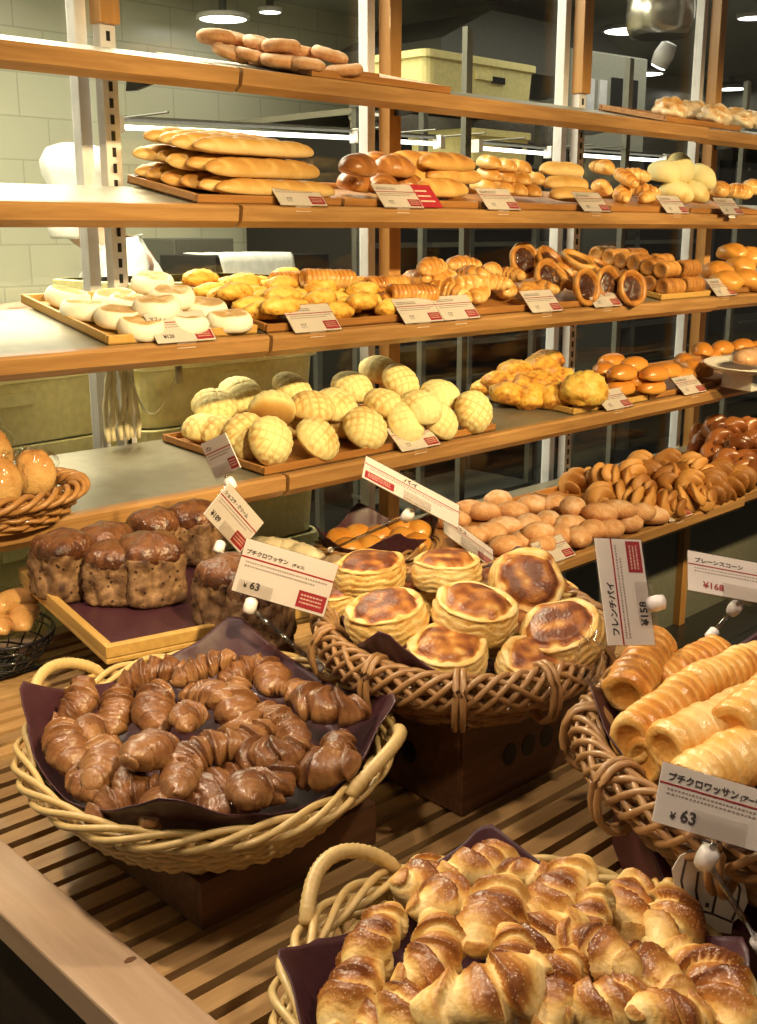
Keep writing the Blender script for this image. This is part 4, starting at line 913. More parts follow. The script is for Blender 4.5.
for u, v, h in ((726, 282, .034), (745, 280, .034), (757, 284, .034), (733, 254, .09), (749, 258, .085), (718, 273, .05), (740, 268, .06)):
    put(3, 'glazed', 'glazed_bun', u, v, h, rng.uniform(0, 180), 'glazed buns on the third shelf', 'C')
# ---- fourth shelf
variants('melon', lambda s: melon('melon_bun', s), 4)
PK['melon buns on the fourth shelf'] = ('melon bun', 'on long tray', 'bun', 4)
for u, v, h, tx, ty in ((206, 431, .034, 0, 0), (222, 434, .034, 10, 0), (247, 437, .045, 60, -30), (270, 441, .052, 66, -15), (317, 440, .045, 40, 10), (365, 429, .050, 44, 10), (404, 424, .050, 58, 0), (438, 421, .045, 40, 8), (473, 412, .052, 66, -8), (215, 407, .075, 15, 0), (240, 396, .09, 25, -10), (272, 411, .085, -50, 20), (292, 392, .10, 35, 10), (312, 409, .085, 10, 0), (335, 407, .08, 20, 0), (352, 389, .095, 20, 0), (379, 372, .11, 10, 0), (400, 384, .10, 48, 5), (385, 407, .08, 20, 10), (440, 397, .075, 20, 0), (420, 409, .08, 20, -10), (345, 427, .034, 0, 0), (290, 425, .034, 0, 0)):
    put(4, 'melon', 'melon_bun', u, v, h, rng.uniform(-20, 20), 'melon buns on the fourth shelf', 'B', (tx, ty), 0.99)
variants('potato', lambda s: lump('cheese_bread', M['cheese'], 0.062, 0.045, 0.036, s, 0.14, 1.4, 30, 18, 0.55, (0.75, 0.40), 0.10), 4)
PK['cheese breads on the fourth shelf'] = ('bumpy cheese bread', 'on fourth shelf', 'bread', 3)
for u, v, h, sc in ((488, 389, .03, .8), (508, 396, .03, 1), (531, 396, .03, 1), (556, 397, .03, 1), (515, 375, .065, 1.15), (541, 371, .07, 1.2), (540, 384, .05, 1), (525, 386, .05, .9), (560, 381, .05, 1), (500, 383, .05, .9), (548, 360, .09, .8)):
    put(4, 'potato', 'cheese_bread', u, v, h, rng.uniform(-60, 60), 'cheese breads on the fourth shelf', 'B', (rng.uniform(-15, 15), rng.uniform(-15, 15)), sc)
MS['yellowbig'] = [lump('cheese_bread', M['cheese'], 0.075, 0.060, 0.052, 9, 0.12, 1.6, 40, 26, 0.55, (0.25, -0.1), 0.12)]
o = put(4, 'yellowbig', 'cheese_bread', 584, 391, .054, 0, None); tag(o, 'large bright yellow cheese bread at right end of its tray', 'bread', 'cheese breads on the fourth shelf')
variants('oval', lambda s: blob('oval_bun', M['orange'], 0.115, 0.066, 0.055, 2.4, 0.5, 24, 18, 0.45, 0, 0.02, 10, s, 0, lambda t, sa, ca: -0.1 + 0.75 * sst(-0.6, 0.9, sa)), 3)
PK['oval buns on the fourth shelf'] = ('smooth oval bun', 'on fourth shelf', 'bun', 3)
for u, v, h, yw in ((620, 389, .034, 0), (651, 388, .034, 0), (622, 374, .075, 0), (654, 375, .075, 0), (604, 371, .06, 20), (634, 366, .07, 0), (668, 372, .05, 0), (600, 382, .04, 10), (640, 381, .05, 0), (612, 362, .06, 0)):
    put(4, 'oval', 'oval_bun', u, v, h, yw, 'oval buns on the fourth shelf')
PK['long buns at the right of the fourth shelf'] = ('golden oval bun', 'at right end of fourth shelf', 'bun', 3)
for u, v, h, yw in ((683, 377, .034, 0), (700, 372, .034, 0), (722, 366, .04, 0), (684, 362, .06, 30), (702, 351, .09, 30), (722, 349, .09, 10), (742, 347, .09, 0), (757, 349, .08, 0), (690, 368, .05, 60), (712, 356, .07, 20)):
    put(4, 'oval', 'oval_bun', u, v, h, yw, 'long buns at the right of the fourth shelf', 'C')
l = on_shelf(4, 752, 372, 0.06, 'C')
root = empty('bread_plate', bf(4, 'C') @ T((l.x + 0.03, l.y + 0.02, 0.062))); tag(root, 'white oval plate of wrapped bread at right picture edge', 'plate')
b = MB()
def oval(w, d, z): return [(w * math.cos(2 * math.pi * k / 36), d * math.sin(2 * math.pi * k / 36), z) for k in range(36)]
b.grid([oval(.10, .07, 0), oval(.13, .09, .004), oval(.175, .125, .020), oval(.18, .13, .020), oval(.178, .128, .016), oval(.13, .09, -.002), oval(.10, .07, -.004)]); part('dish', b, M['white'], root, True)
b = MB(); b.box(-0.08, 0.08, -0.05, 0.05, -0.054, -0.004); part('stand', b, M['white'], root, bevel=0.004)
MS['wrapped'] = [blob('wrapped_loaf', M['sugarbun'], 0.17, 0.08, 0.06, 3, 0.5, 26, 16, 0.5, 0, 0.05, 12, 3)]
o = link('wrapped_loaf', MS['wrapped'][0], None, bf(4, 'C') @ T((l.x + 0.03, l.y + 0.02, 0.062)) @ T((0.0, 0, 0.034))); tag(o, 'loaf in clear film lying on the white oval plate', 'bread')
film = blob('film', M['wrap'], 0.185, 0.088, 0.068, 3, 0.4, 30, 20, 0.5, 0, 0.12, 40, 8); link('film', film, o)
# ---- lowest shelf
variants('sugarbun', lambda s: lump('sugared_bun', M['sugarbun'], 0.050, 0.036, 0.027, s, 0.10, 1.2, 24, 14, 0.6, (0.0, 0.45), 0.02), 3)
PK['pink sugared buns on the lowest shelf'] = ('pinkish sugared bun', 'on lowest shelf', 'bun', 5)
for u, v, h in ((452, 520, .028), (470, 537, .028), (490, 533, .028), (506, 546, .028), (524, 541, .028), (542, 545, .028), (560, 536, .028), (578, 537, .028), (484, 512, .03), (505, 527, .03), (528, 524, .03), (548, 521, .03), (570, 525, .03), (592, 530, .03), (610, 533, .03), (512, 511, .03), (533, 505, .03), (555, 505, .03), (573, 507, .06), (600, 513, .06), (618, 510, .06), (640, 513, .055), (652, 517, .03), (586, 517, .03), (630, 524, .03), (650, 522, .05), (498, 500, .03), (538, 533, .05), (470, 510, .03)):
    put(5, 'sugarbun', 'sugared_bun', u, v, h, rng.uniform(-50, 40), 'pink sugared buns on the lowest shelf')
variants('plait', lambda s: plait('twisted_doughnut', M['twist'], 0.105, 0.026, 1.3, s), 3)
PK['twisted doughnuts on the lowest shelf'] = ('twisted brown doughnut', 'on lowest shelf', 'doughnut', 5)
for u, v, h, yw in ((575, 483, .03, 0), (590, 482, .03, 80), (603, 477, .06, 70), (622, 480, .06, 100), (640, 488, .05, 60), (618, 494, .03, 90), (640, 503, .05, 80), (658, 503, .05, 100), (670, 505, .04, 80), (688, 498, .05, 110), (700, 500, .04, 70), (650, 474, .06, 0), (668, 480, .06, 20), (690, 484, .06, 10), (712, 482, .06, 10), (730, 488, .05, -10), (716, 492, .04, 10), (640, 464, .06, 10), (668, 463, .07, 0), (690, 466, .07, 20), (700, 472, .07, 60), (720, 474, .06, 0), (600, 497, .03, 30), (742, 479, .05, 0), (680, 476, .07, 130), (632, 473, .07, 40)):
    put(5, 'plait', 'twisted_doughnut', u, v, h, yw, 'twisted doughnuts on the lowest shelf', 'B', (rng.uniform(0, 180), rng.uniform(-20, 20)))
variants('darkroll', lambda s: plait('dark_roll', M['darkroll'], 0.10, 0.027, 0.8, s + 5), 3)
PK['dark glossy rolls on the lowest shelf'] = ('dark glossy twisted roll', 'on lowest shelf', 'roll', 4)
for u, v, h, yw in ((700, 447, .05, 0), (712, 455, .05, 40), (728, 461, .05, 0), (745, 463, .05, 20), (757, 458, .05, 0), (703, 436, .08, 50), (720, 441, .09, 10), (738, 446, .09, 0), (754, 443, .09, 0), (716, 428, .12, 20), (733, 430, .12, 0), (750, 429, .12, 30), (742, 472, .03, 20), (755, 475, .03, 0), (722, 470, .03, 30)):
    put(5, 'darkroll', 'dark_roll', u, v, h, yw, 'dark glossy rolls on the lowest shelf', 'C', (rng.uniform(0, 180), rng.uniform(-20, 20)))

# ------------------------------------------------------------------ price cards
LINES = {}
def card_meshes(w, h):
    key = (w, h)
    if key in LINES: return LINES[key]
    b = MB(); b.box(-w / 2, w / 2, -0.0006, 0.0006, 0, h); board = b.mesh('board', M['card'], False)
    b = MB(); b.box(-w / 2, w / 2, -0.0009, -0.0006, h * .655, h * .685); line = b.mesh('red_line', M['redink'], False)
    b = MB(); b.box(w * .18, w * .48, -0.0009, -0.0006, h * .05, h * .36); badge = b.mesh('red_badge', M['redink'], False)
    b = MB(); r_ = random.Random(3)
    for row, (z, x1) in enumerate(((.575, .45), (.50, .30))):
        x = -w * .44
        while x < w * x1: q = r_.uniform(.008, .02) * w; b.box(x, x + q, -0.0009, -0.0006, h * z, h * (z + .030)); x += q + .011 * w
    small = b.mesh('fine_print', M['fine'], False)
    b = MB(); r_ = random.Random(5)
    for z in (.27, .20, .13):
        x = w * .21
        while x < w * .44: q = r_.uniform(.008, .03) * w; b.box(x, x + q, -0.0011, -0.0009, h * z, h * (z + .03)); x += q + .007 * w
    pale = b.mesh('badge_print', M['paleink'], False)
    b = MB(); x = -w * .44; r_ = random.Random(8)
    while x < w * .05:
        q = r_.uniform(.02, .035) * w; b.box(x, x + q, -0.0009, -0.0006, h * .77, h * .785); b.box(x + q * .4, x + q * .55, -0.0009, -0.0006, h * .75, h * .85); b.box(x, x + q * .9, -0.0009, -0.0006, h * .84, h * .855); x += q + .008 * w
    title = b.mesh('heading', M['ink'], False)
    b = MB(); x = -w * .30
    for q in (.03, .03, .03): b.box(x, x + q * w * .25, -0.0009, -0.0006, h * .14, h * .30); b.box(x, x + q * w, -0.0009, -0.0006, h * .28, h * .30); x += q * w + .012 * w
    price = b.mesh('price', M['ink'], False)
    LINES[key] = dict(board=board, red_line=line, red_badge=badge, fine_print=small, badge_print=pale, heading=title, price=price); return LINES[key]
def fill_card(root, w, h, texts=None, flip=False, skip=()):
    cm = card_meshes(w, h)
    for k, me in cm.items():
        if k in skip or (texts and k in ('heading', 'price')): continue
        m = None
        if flip and k in ('red_badge', 'badge_print'): m = T((-w * .66, 0, 0))
        link(k, me, root, m)
    for (nm, body, size, x, z, mt) in (texts or []):
        link(nm, text_mesh(nm, body, size, M[mt]), root, T((x, -0.0009, z)) @ RX(math.pi / 2))
CARDN = {}
def shelf_card(i, bank, u, v, label, lean=-52, w=0.125, h=0.066, yaw=0, texts=None):
    l = on_shelf(i, u, v, 0.006, bank)
    root = empty('price_card', bf(i, bank) @ T((l.x, -0.002, 0.006)) @ RZ(math.radians(yaw)) @ RX(math.radians(lean)))
    tag(root, label, 'price card', 'price cards along the shelf edges')
    fill_card(root, w, h, texts)
    b = MB(); b.box(-w / 2 - .001, w / 2 + .001, -0.0022, -0.0014, -0.001, h + .001); b.box(-w / 2 - .001, w / 2 + .001, 0.0010, 0.0016, -0.001, h + .001); b.box(-w / 2 - .001, w / 2 + .001, -0.0022, 0.0016, -0.003, -0.001)
    part('clear_sleeve', b, M['acrylic'], root)
    b = MB(); b.box(-0.02, 0.02, 0.0016, 0.012, 0.0, 0.006); b.box(-0.02, 0.02, 0.010, 0.012, -0.006, 0.006); part('clip', b, M['knob'], root)
for (i, bank, u, v, lb) in ((2, 'B', 318, 209, 'below the baguettes'), (2, 'B', 423, 212, 'below the long loaves'), (2, 'B', 520, 213, 'below the golden rolls'), (2, 'B', 605, 213, 'below the second shelf croissants'), (2, 'B', 683, 214, 'below the yellow round buns'), (2, 'B', 738, 215, 'at right end of second shelf'),
        (3, 'B', 349, 342, 'below the yellow cheese rolls'), (3, 'B', 443, 328, 'below the spiral rolls, left of a pair'), (3, 'B', 482, 325, 'below the third shelf croissants, right of a pair'), (3, 'B', 570, 318, 'below the dark tarts, left one'), (3, 'B', 629, 312, 'below the dark tarts, right one'), (3, 'C', 757, 303, 'below the glazed buns'),
        (4, 'B', 455, 457, 'below the melon buns'), (4, 'B', 643, 413, 'below the oval buns'), (4, 'B', 712, 396, 'near right end of fourth shelf'), (5, 'B', 580, 566, 'below the pink sugared buns'), (5, 'B', 700, 523, 'below the twisted doughnuts')):
    shelf_card(i, bank, u, v, 'white price card with red badge %s' % lb)
shelf_card(3, 'A', 218, 355, 'white price card below the floury white muffins', texts=[('price', '¥120', 0.011, -0.045, 0.010, 'ink'), ('heading', 'マフィン', 0.009, -0.056, 0.050, 'ink')])
b = MB(); b.box(-0.035, 0.035, -0.001, 0.001, 0, 0.066); l = on_shelf(2, 452, 212, 0.006)
root = part('promotion_card', b, M['redink'], None, False, bf(2, 'B') @ T((l.x, 0.008, 0.006)) @ RX(math.radians(-52))); tag(root, 'small red card behind the price card of the long loaves', 'card')
b = MB()
for z in (.015, .03, .045): b.box(-0.028, 0.024 - z * .3, -0.0016, -0.001, z, z + .004)
part('fine_print', b, M['paleink'], root)

# ------------------------------------------------------------------ baskets
def ell(a, b_, th): return a * math.cos(th), b_ * math.sin(th)
def basket(name, m, a, b_, depth, material, label, flare=0.78, stakes=33, rows=9, wr=0.0042, rim='braid', rim_r=0.012, group=None, handles=(), dip=None):
    """an oval woven basket; local z = 0 is the top of the wall, z = -depth the floor"""
    root = empty(name, m); tag(root, label, 'basket', group)
    def wall(h, th, off=0.0):
        f = flare + (1 - flare) * h ** 0.75; x, y = ell(a * f + off, b_ * f + off, th); return Vector((x, y, -depth + depth * h))
    b = MB()
    for r_ in range(rows):
        h = (r_ + 0.5) / rows; P = []
        for k in range(stakes * 4):
            th = 2 * math.pi * k / (stakes * 4)
            off = 0.0045 * math.cos(stakes * th / 2 + math.pi * (r_ % 2) + (math.pi / 2 if stakes % 2 else 0))
            P.append(wall(h, th, off) + Vector((0, 0, 0.0012 * math.sin(stakes * th + r_))))
        b.tube(P, wr, 5, True, rz=wr * 1.25)
    part('woven_wall', b, material, root, True)
    b = MB()
    for k in range(stakes):
        th = 2 * math.pi * (k + .5) / stakes; b.tube([wall(h, th) for h in (0, .25, .5, .75, 1.0)], wr * 0.9, 5)
    part('stakes', b, material, root, True)
    b = MB(); n = 48; ring = [tuple(wall(0, 2 * math.pi * k / n)) for k in range(n)]; ring2 = [(x, y, z - 0.006) for x, y, z in ring]
    b.add(ring + ring2, [tuple(range(n)), tuple(range(2 * n - 1, n - 1, -1))] + [(k, (k + 1) % n, (k + 1) % n + n, k + n) for k in range(n)]); part('base', b, material, root)
    b = MB(); n = 220
    if rim == 'braid':
        for s in range(4):
            P = []
            for k in range(n):
                th = 2 * math.pi * k / n; ph = th * 7 + s * math.pi / 2; q = wall(1.0, th); d = Vector((math.cos(th) , math.sin(th), 0))
                P.append(q + d * (rim_r * 1.15 * math.cos(ph)) + Vector((0, 0, rim_r * 0.85 * math.sin(ph))))
            b.tube(P, rim_r * 0.42, 6, True)
    elif rim == 'wide':
        for s in range(11):                                 # long strands plaited both ways across a wide border
            kk = 9 if s < 6 else -7; P = []; n = 260
            for k in range(n):
                th = 2 * math.pi * k / n; ph = kk * th + (s * math.pi / 3 if s < 6 else (s - 6) * math.pi * 0.4 + 0.4); q = wall(1.0, th); d = Vector((math.cos(th), math.sin(th), 0))
                rr = 1.0 if s < 6 else 0.86
                P.append(q + d * (0.015 * rr * math.cos(ph) + 0.003 + 0.002 * math.sin(5 * th + s)) + Vector((0, 0, -0.008 + 0.021 * rr * math.sin(ph))))
            b.tube(P, 0.0037, 6, True)
    part('rim', b, material, root, True)
    if rim == 'wide':
        for k in range(11):                                # upright binding loops over the border
            th0 = 2 * math.pi * (k + .3) / 11; b = MB()
            for e in (0, 0.042):
                th = th0 + e; d = Vector((math.cos(th), math.sin(th), 0)); q = wall(1.0, th)
                b.tube([q + d * (0.002 + 0.026 * math.cos(p)) + Vector((0, 0, -0.016 + 0.034 * math.sin(p))) for p in [2 * math.pi * j / 18 for j in range(18)]], 0.0038, 6, True)
            part('binding_loop', b, material, root, True)
    for hk, th0 in enumerate(handles):
        b = MB(); P, R_ = [], []
        for k in range(60):
            u = k / 59; th = math.radians(th0) + (u - .5) * 0.62; q = wall(1.0, th); d = Vector((math.cos(th), math.sin(th), 0))
            P.append(q + d * (0.006 + 0.016 * math.sin(math.pi * u)) + Vector((0, 0, 0.004 + 0.030 * math.sin(math.pi * u) ** 0.7))); R_.append(0.0068 + 0.0006 * math.cos(k * 2.6))
        b.tube(P, R_, 10); part('handle', b, material, root, True)
    return root
def liner(name, m, a, b_, depth, label, rot=0.0, size=1.28, flare=0.72, floor=0.035, seed=0, corner=0.05):
    """a square sheet of paper pressed into an oval basket, its corners standing over the rim"""
    b = MB(); nth, nr = 144, 34; P = []
    for i in range(nr + 1):
        row = []
        for k in range(nth):
            th = 2 * math.pi * k / nth; c = math.cos(th - rot); s = math.sin(th - rot)
            sq = min(1.36, 1.0 / max(abs(c), abs(s))); reach = size * sq          # 1 = at the rim
            u = reach * (i / nr)
            cr = nz(math.cos(th) * 2.4 + seed, math.sin(th) * 2.4, u * 1.6) ; fold = 0.02 * nz(math.cos(th) * 7 + seed, math.sin(th) * 7, u * 2)
            if u < flare: f = u; z = -floor + 0.004 * cr
            elif u < 1.0: q = (u - flare) / (1 - flare); f = flare + (0.925 - flare) * q; z = -floor + (floor + 0.006) * q ** 1.1
            else: q = u - 1.0; f = 0.925 + 0.36 * q + 0.12 * q * cr; z = 0.006 + corner * 2.4 * q * (1 - 0.45 * q) + 0.03 * q * cr
            f *= 1 + fold * (0.3 + (u > 1) * 1.2)
            x, y = ell(a * f, b_ * f, th); row.append((x, y, z))
        P.append(row)
    b.grid(P, caps=False); o = part(name, b, M['paper'], None, True, m)
    md = o.modifiers.new('thick', 'SOLIDIFY'); md.thickness = 0.0012; md.offset = 0
    return tag(o, label, 'paper', 'maroon lining papers')
def riser(m, w, d, h, label, holes=0, material='crate'):
    root = empty('wooden_riser', m); tag(root, label, 'box', 'boxes raising the baskets')
    b = MB(); t = 0.008
    b.box(-w / 2, w / 2, -d / 2, -d / 2 + t, 0, h); b.box(-w / 2, w / 2, d / 2 - t, d / 2, 0, h)
    b.box(-w / 2, -w / 2 + t, -d / 2 + t, d / 2 - t, 0, h); b.box(w / 2 - t, w / 2, -d / 2 + t, d / 2 - t, 0, h); b.box(-w / 2, w / 2, -d / 2, d / 2, h - .001, h + .006)
    part('box_body', b, M[material], root, bevel=0.001)
    for (fx_, fy_, ax) in ([(k, r_, s) for s in (0, 1) for k in range(3) for r_ in range(1)] if holes else []):
        b = MB(); R = 0.0125; n = 18; c0 = (fx_ - 1) * 0.036
        ring = [(c0 + R * math.cos(2 * math.pi * k / n), R * 1.15 * math.sin(2 * math.pi * k / n)) for k in range(n)]
        if ax == 0: b.prism(ring, -d / 2 - .0008, -d / 2 + .004, lambda q, p, r2: (p, q, r2 + h * .5))
        else: b.prism(ring, -w / 2 - .0008, -w / 2 + .004, lambda q, p, r2: (q, p, r2 + h * .5))
        part('round_hole', b, M['darkmetal'], root)
    return root
def up(v): return v - Vector((0, 0, 0))
TZ = 0.8015
def axis(u, v, z, ang, L=20):
    a_ = math.radians(ang); p = at_z(u - L * math.cos(a_), v + L * math.sin(a_), z); q = at_z(u + L * math.cos(a_), v - L * math.sin(a_), z)
    return math.atan2(q.y - p.y, q.x - p.x)
def heap(c, a, b_, rot, zr, dome, items, key, name, pile, r, tilt=16, edge=0.0, lim=0.79):
    """loaves of a heap: every one lies where its sight line meets the domed surface of the heap"""
    for it in items:
        u, v, ang = it[:3]; sc = it[3] if len(it) > 3 else 1.0; tl = it[4] if len(it) > 4 else None; z = zr
        for _ in range(6):
            p = at_z(u, v, z); d = p - c; x = d.x * math.cos(rot) + d.y * math.sin(rot); y = -d.x * math.sin(rot) + d.y * math.cos(rot)
            rho2 = min(1.0, (x / a) ** 2 + (y / b_) ** 2); z = zr + dome * (1 - rho2) - edge
        z += rng.uniform(-0.010, 0.008)
        p = at_z(u, v, z); yaw = axis(u, v, z, ang)
        d = p - c; x = d.x * math.cos(rot) + d.y * math.sin(rot); y = -d.x * math.sin(rot) + d.y * math.cos(rot); rho = math.sqrt((x / a) ** 2 + (y / b_) ** 2)
        if rho > lim: p = Vector((c.x + d.x * lim / rho, c.y + d.y * lim / rho, p.z + 0.004))      # stays inside the rim
        me = MS[key][rng.randrange(len(MS[key]))]
        tx, ty = tl if tl else (rng.uniform(-tilt, tilt) * 1.5, rng.uniform(-tilt, tilt))
        o = link(name, me, None, T(p) @ RZ(yaw) @ RY(math.radians(ty)) @ RX(math.radians(tx)) @ Matrix.Diagonal((sc, sc, sc, 1)))
        pile_add(pile, o, *PK[pile])

# chocolate croissants in the pale willow basket
C1 = Vector((0.687, 0.936, 0.93)); A1, B1, R1 = 0.196, 0.232, math.radians(143)
m1 = T(C1) @ RZ(R1)
riser(T((C1.x + 0.005, C1.y - 0.01, TZ)) @ RZ(TA), 0.235, 0.26, 0.046, 'brown wooden box under the pale basket of chocolate croissants')
hd = []
for (u, v) in ((66, 690), (388, 762)):
    q = at_z(u, v, 0.94); d = q - C1; x = (d.x * math.cos(R1) + d.y * math.sin(R1)) / A1; y = (-d.x * math.sin(R1) + d.y * math.cos(R1)) / B1; hd.append(math.degrees(math.atan2(y, x)))
basket('willow_basket', m1, A1, B1, 0.074, M['willow'], 'pale willow basket holding the chocolate croissants', 0.66, 41, 10, 0.0032, 'braid', 0.0085, 'woven baskets', hd)
liner('basket_liner', m1, A1, B1, 0.06, 'maroon paper lining the basket of chocolate croissants', math.radians(-55), 0.97, 0.78, 0.038, 3, 0.062)
variants('chocro', lambda s: croissant('chocolate_croissant', M['choco'], 0.092, 0.0222, (1.3, -1.1, 0.7, -0.6, 1.0, 0.2)[s], s + 1, (2.2, 2.6, 1.9, 2.4, 2.1, 2.8)[s], 0.02, 0.46, 0.36, crease=0.45, leafa=0.014, mid=0.25), 6)  # positive crease puts the shade of the cavities into the crust colour
PK['chocolate croissants in the pale basket'] = ('chocolate croissant', 'in pale basket', 'croissant', 6)
heap(C1, A1, B1, R1, 0.926, 0.046, [(76, 706, 45), (152, 673, 5, 1.05), (117, 711, 75), (153, 708, 85, 1.1), (202, 668, 10, .95), (186, 716, 50, .8), (236, 675, 20, .9), (271, 676, -50, 1.1), (209, 695, -20, .9), (236, 712, -65, 1.25), (61, 752, -60, 1.05), (104, 762, 88, 1.1), (152, 752, 50, 1.15), (200, 754, 15, 1.1), (278, 728, -42, 1.1), (265, 757, -10, 1.05), (218, 791, 28, 1.15), (118, 806, 18, 1.0), (163, 806, 85, 1.1), (255, 797, 45, 1.05), (224, 822, 15, 1.0), (128, 778, 80, .8), (322, 706, -12, 1.25), (336, 745, -80, .75), (323, 777, -15, 1.15), (290, 732, -40, .9), (180, 778, 60, .9), (90, 730, 60, .9), (300, 692, -20, .8), (246, 742, 20, .9), (86, 788, -50, .9), (290, 802, 30, .9), (345, 760, 60, .9)],
     'chocro', 'chocolate_croissant', 'chocolate croissants in the pale basket', 0.02, 20)

# round puff pastries in the brown wicker basket on a drilled box
C2 = Vector((1.052, 0.882, 0.98)); A2, B2, R2 = 0.214, 0.172, YAW
m2 = T(C2) @ RZ(R2)
pb = at_z(410, 800, 0.80)
riser(T((C2.x - 0.01, C2.y + 0.0, TZ)) @ RZ(TA), 0.24, 0.25, 0.104, 'dark drilled wooden box under the brown basket of round puff pastries', 1)
basket('wicker_basket', m2, A2, B2, 0.070, M['wicker'], 'brown wicker basket holding the round puff pastries', 0.74, 31, 8, 0.0040, 'wide', 0.014, 'woven baskets')
liner('basket_liner', m2, A2, B2, 0.07, 'maroon paper lining the basket of round puff pastries', math.radians(10), 0.93, 0.62, 0.045, 8, 0.08)
variants('puff', lambda s: puff('puff_pastry', s, 0.048, 0.046), 4)
PK['round puff pastries in the brown basket'] = ('round glazed puff pastry', 'in brown basket', 'pastry', 4)
def lean_put(me, name, u, v, z, tx, ty, tz, sc, pile):
    """tx tips the loaf's top towards the viewer, ty towards the right of the picture"""
    p = at_z(u, v, z); m = T(p) @ RZ(YAW - math.pi / 2) @ RX(math.radians(tx)) @ RY(math.radians(ty)) @ RZ(math.radians(tz)) @ Matrix.Diagonal((sc, sc, sc, 1))
    o = link(name, me, None, m); pile_add(pile, o, *PK[pile]); return o
for k, (u, v, z, tx, ty, sc) in enumerate(((371, 588, 1.004, 4, -4, 1.0), (446, 586, 1.004, 0, 0, .98), (389, 634, 0.995, 8, -8, 1.02), (473, 630, 1.000, 10, 6, 1.06), (446, 672, 0.968, 12, 0, 1.0), (566, 650, 0.985, 18, -18, 1.05), (530, 680, 0.962, 20, 10, .9), (350, 612, 0.970, 0, -14, .9), (410, 610, 0.962, 0, 0, 1), (505, 650, 0.958, 0, 0, 1), (545, 612, 0.955, 0, 0, .95), (500, 600, 0.965, 0, 0, .9))):
    lean_put(MS['puff'][k % 4], 'puff_pastry', u, v, z, tx, ty, 90 * k, sc, 'round puff pastries in the brown basket')
lean_put(MS['puff'][1], 'puff_pastry', 522, 590, 0.998, 52, 8, 30, 1.03, 'round puff pastries in the brown basket')

# glazed tube pastries in the brown wicker basket at the right
C3 = at_z(806, 745, 0.985); A3, B3, R3 = 0.215, 0.205, YAW
m3 = T(C3) @ RZ(R3)
basket('wicker_basket', m3, A3, B3, 0.085, M['wicker'], 'brown wicker basket of glazed tube pastries at right edge', 0.74, 35, 9, 0.0046, 'wide', 0.015, 'woven baskets')
liner('basket_liner', m3, A3, B3, 0.085, 'maroon paper lining the basket of glazed tube pastries', math.radians(35), 0.94, 0.62, 0.052, 15, 0.07)
root = empty('display_box', T((C3.x - 0.01, C3.y - 0.005, TZ)) @ RZ(YAW - math.pi / 2)); tag(root, 'maroon box with white loaf emblem under the right basket', 'box', 'boxes raising the baskets')
b = MB(); b.box(-0.150, 0.140, -0.150, 0.140, 0, 0.089); part('box_body', b, M['maroonbox'], root, bevel=0.002)
pe = proj(root.matrix_world @ Vector((0, -0.15, 0.06)))
def on_front(u, v):          # picture point -> local x, z on the front face of the box
    n = root.matrix_world.to_3x3() @ Vector((0, -1, 0)); p0 = root.matrix_world @ Vector((0, -0.1512, 0)); d = ray(u, v)
    t = (p0 - CAMPOS).dot(n) / d.dot(n); l = root.matrix_world.inverted() @ (CAMPOS + d * t); return l.x, l.z
bpy.context.view_layer.update()
EM = [(672, 870), (680, 856), (692, 850), (706, 856), (722, 866), (736, 872), (745, 886), (748, 902), (742, 916), (733, 922), (731, 934), (716, 932), (698, 925), (698, 910), (684, 896), (674, 884)]
b = MB(); b.prism([on_front(u, v) for u, v in EM], -0.1500, -0.1512, lambda q, a, c: (a, q, c)); part('emblem', b, M['white'], root)
b = MB()
for pts in (((686, 858), (681, 880), (684, 896)), ((698, 872), (696, 890), (699, 910)), ((718, 866), (716, 895), (712, 914)), ((732, 872), (740, 888), (737, 908), (732, 920)), ((699, 910), (713, 914), (732, 922))):
    b.tube([(lambda q: (q[0], -0.1514, q[1]))(on_front(u, v)) for u, v in pts], 0.0011, 5)
for u, v in ((707, 886), (707, 905)):
    x, z = on_front(u, v); b.box(x - .0016, x + .0016, -0.1518, -0.1510, z - .002, z + .002)
part('emblem_lines', b, M['ink'], root)
variants('tubep', lambda s: pipe('tube_pastry', M['pipe'], 0.125, 0.0265, (9, 10, 8, 11)[s], s + 3), 4)
PK['glazed tube pastries in the right basket'] = ('glazed tube pastry', 'in basket at right edge', 'pastry', 3)
for k, (u, v, z, ang, pit, sc) in enumerate(((641, 668, 1.020, 52, 8, .96), (688, 672, 1.005, 22, 3, 1.0), (664, 716, 1.010, 32, 4, 1.02), (728, 676, 1.020, 22, 0, 1.0), (716, 727, 1.020, 18, 6, 1.06), (734, 762, 1.010, 24, 6, 1.06), (762, 706, 1.035, 35, 4, 1.0), (684, 744, 0.99, 24, 0, 1), (690, 750, 0.98, 30, 0, 1), (800, 690, 1.02, 30, 0, 1), (812, 730, 1.02, 24, 0, 1), (830, 780, 1.0, 20, 0, 1), (850, 700, 1.0, 60, 0, 1), (880, 750, 1.0, 20, 0, 1))):
    p = at_z(u, v, z); yaw = axis(u, v, z, ang, 20)
    o = link('tube_pastry', MS['tubep'][k % 4], None, T(p) @ RZ(yaw) @ RY(math.radians(-pit)) @ RX(math.radians(40 * k)) @ Matrix.Diagonal((sc, sc, sc, 1)))
    if u < 765: pile_add('glazed tube pastries in the right basket', o, *PK['glazed tube pastries in the right basket'])
    else:
        PK['tube pastries in the right half of the basket'] = ('tube pastry', 'in right half of right basket', 'pastry', 2)
        pile_add('tube pastries in the right half of the basket', o, *PK['tube pastries in the right half of the basket'])

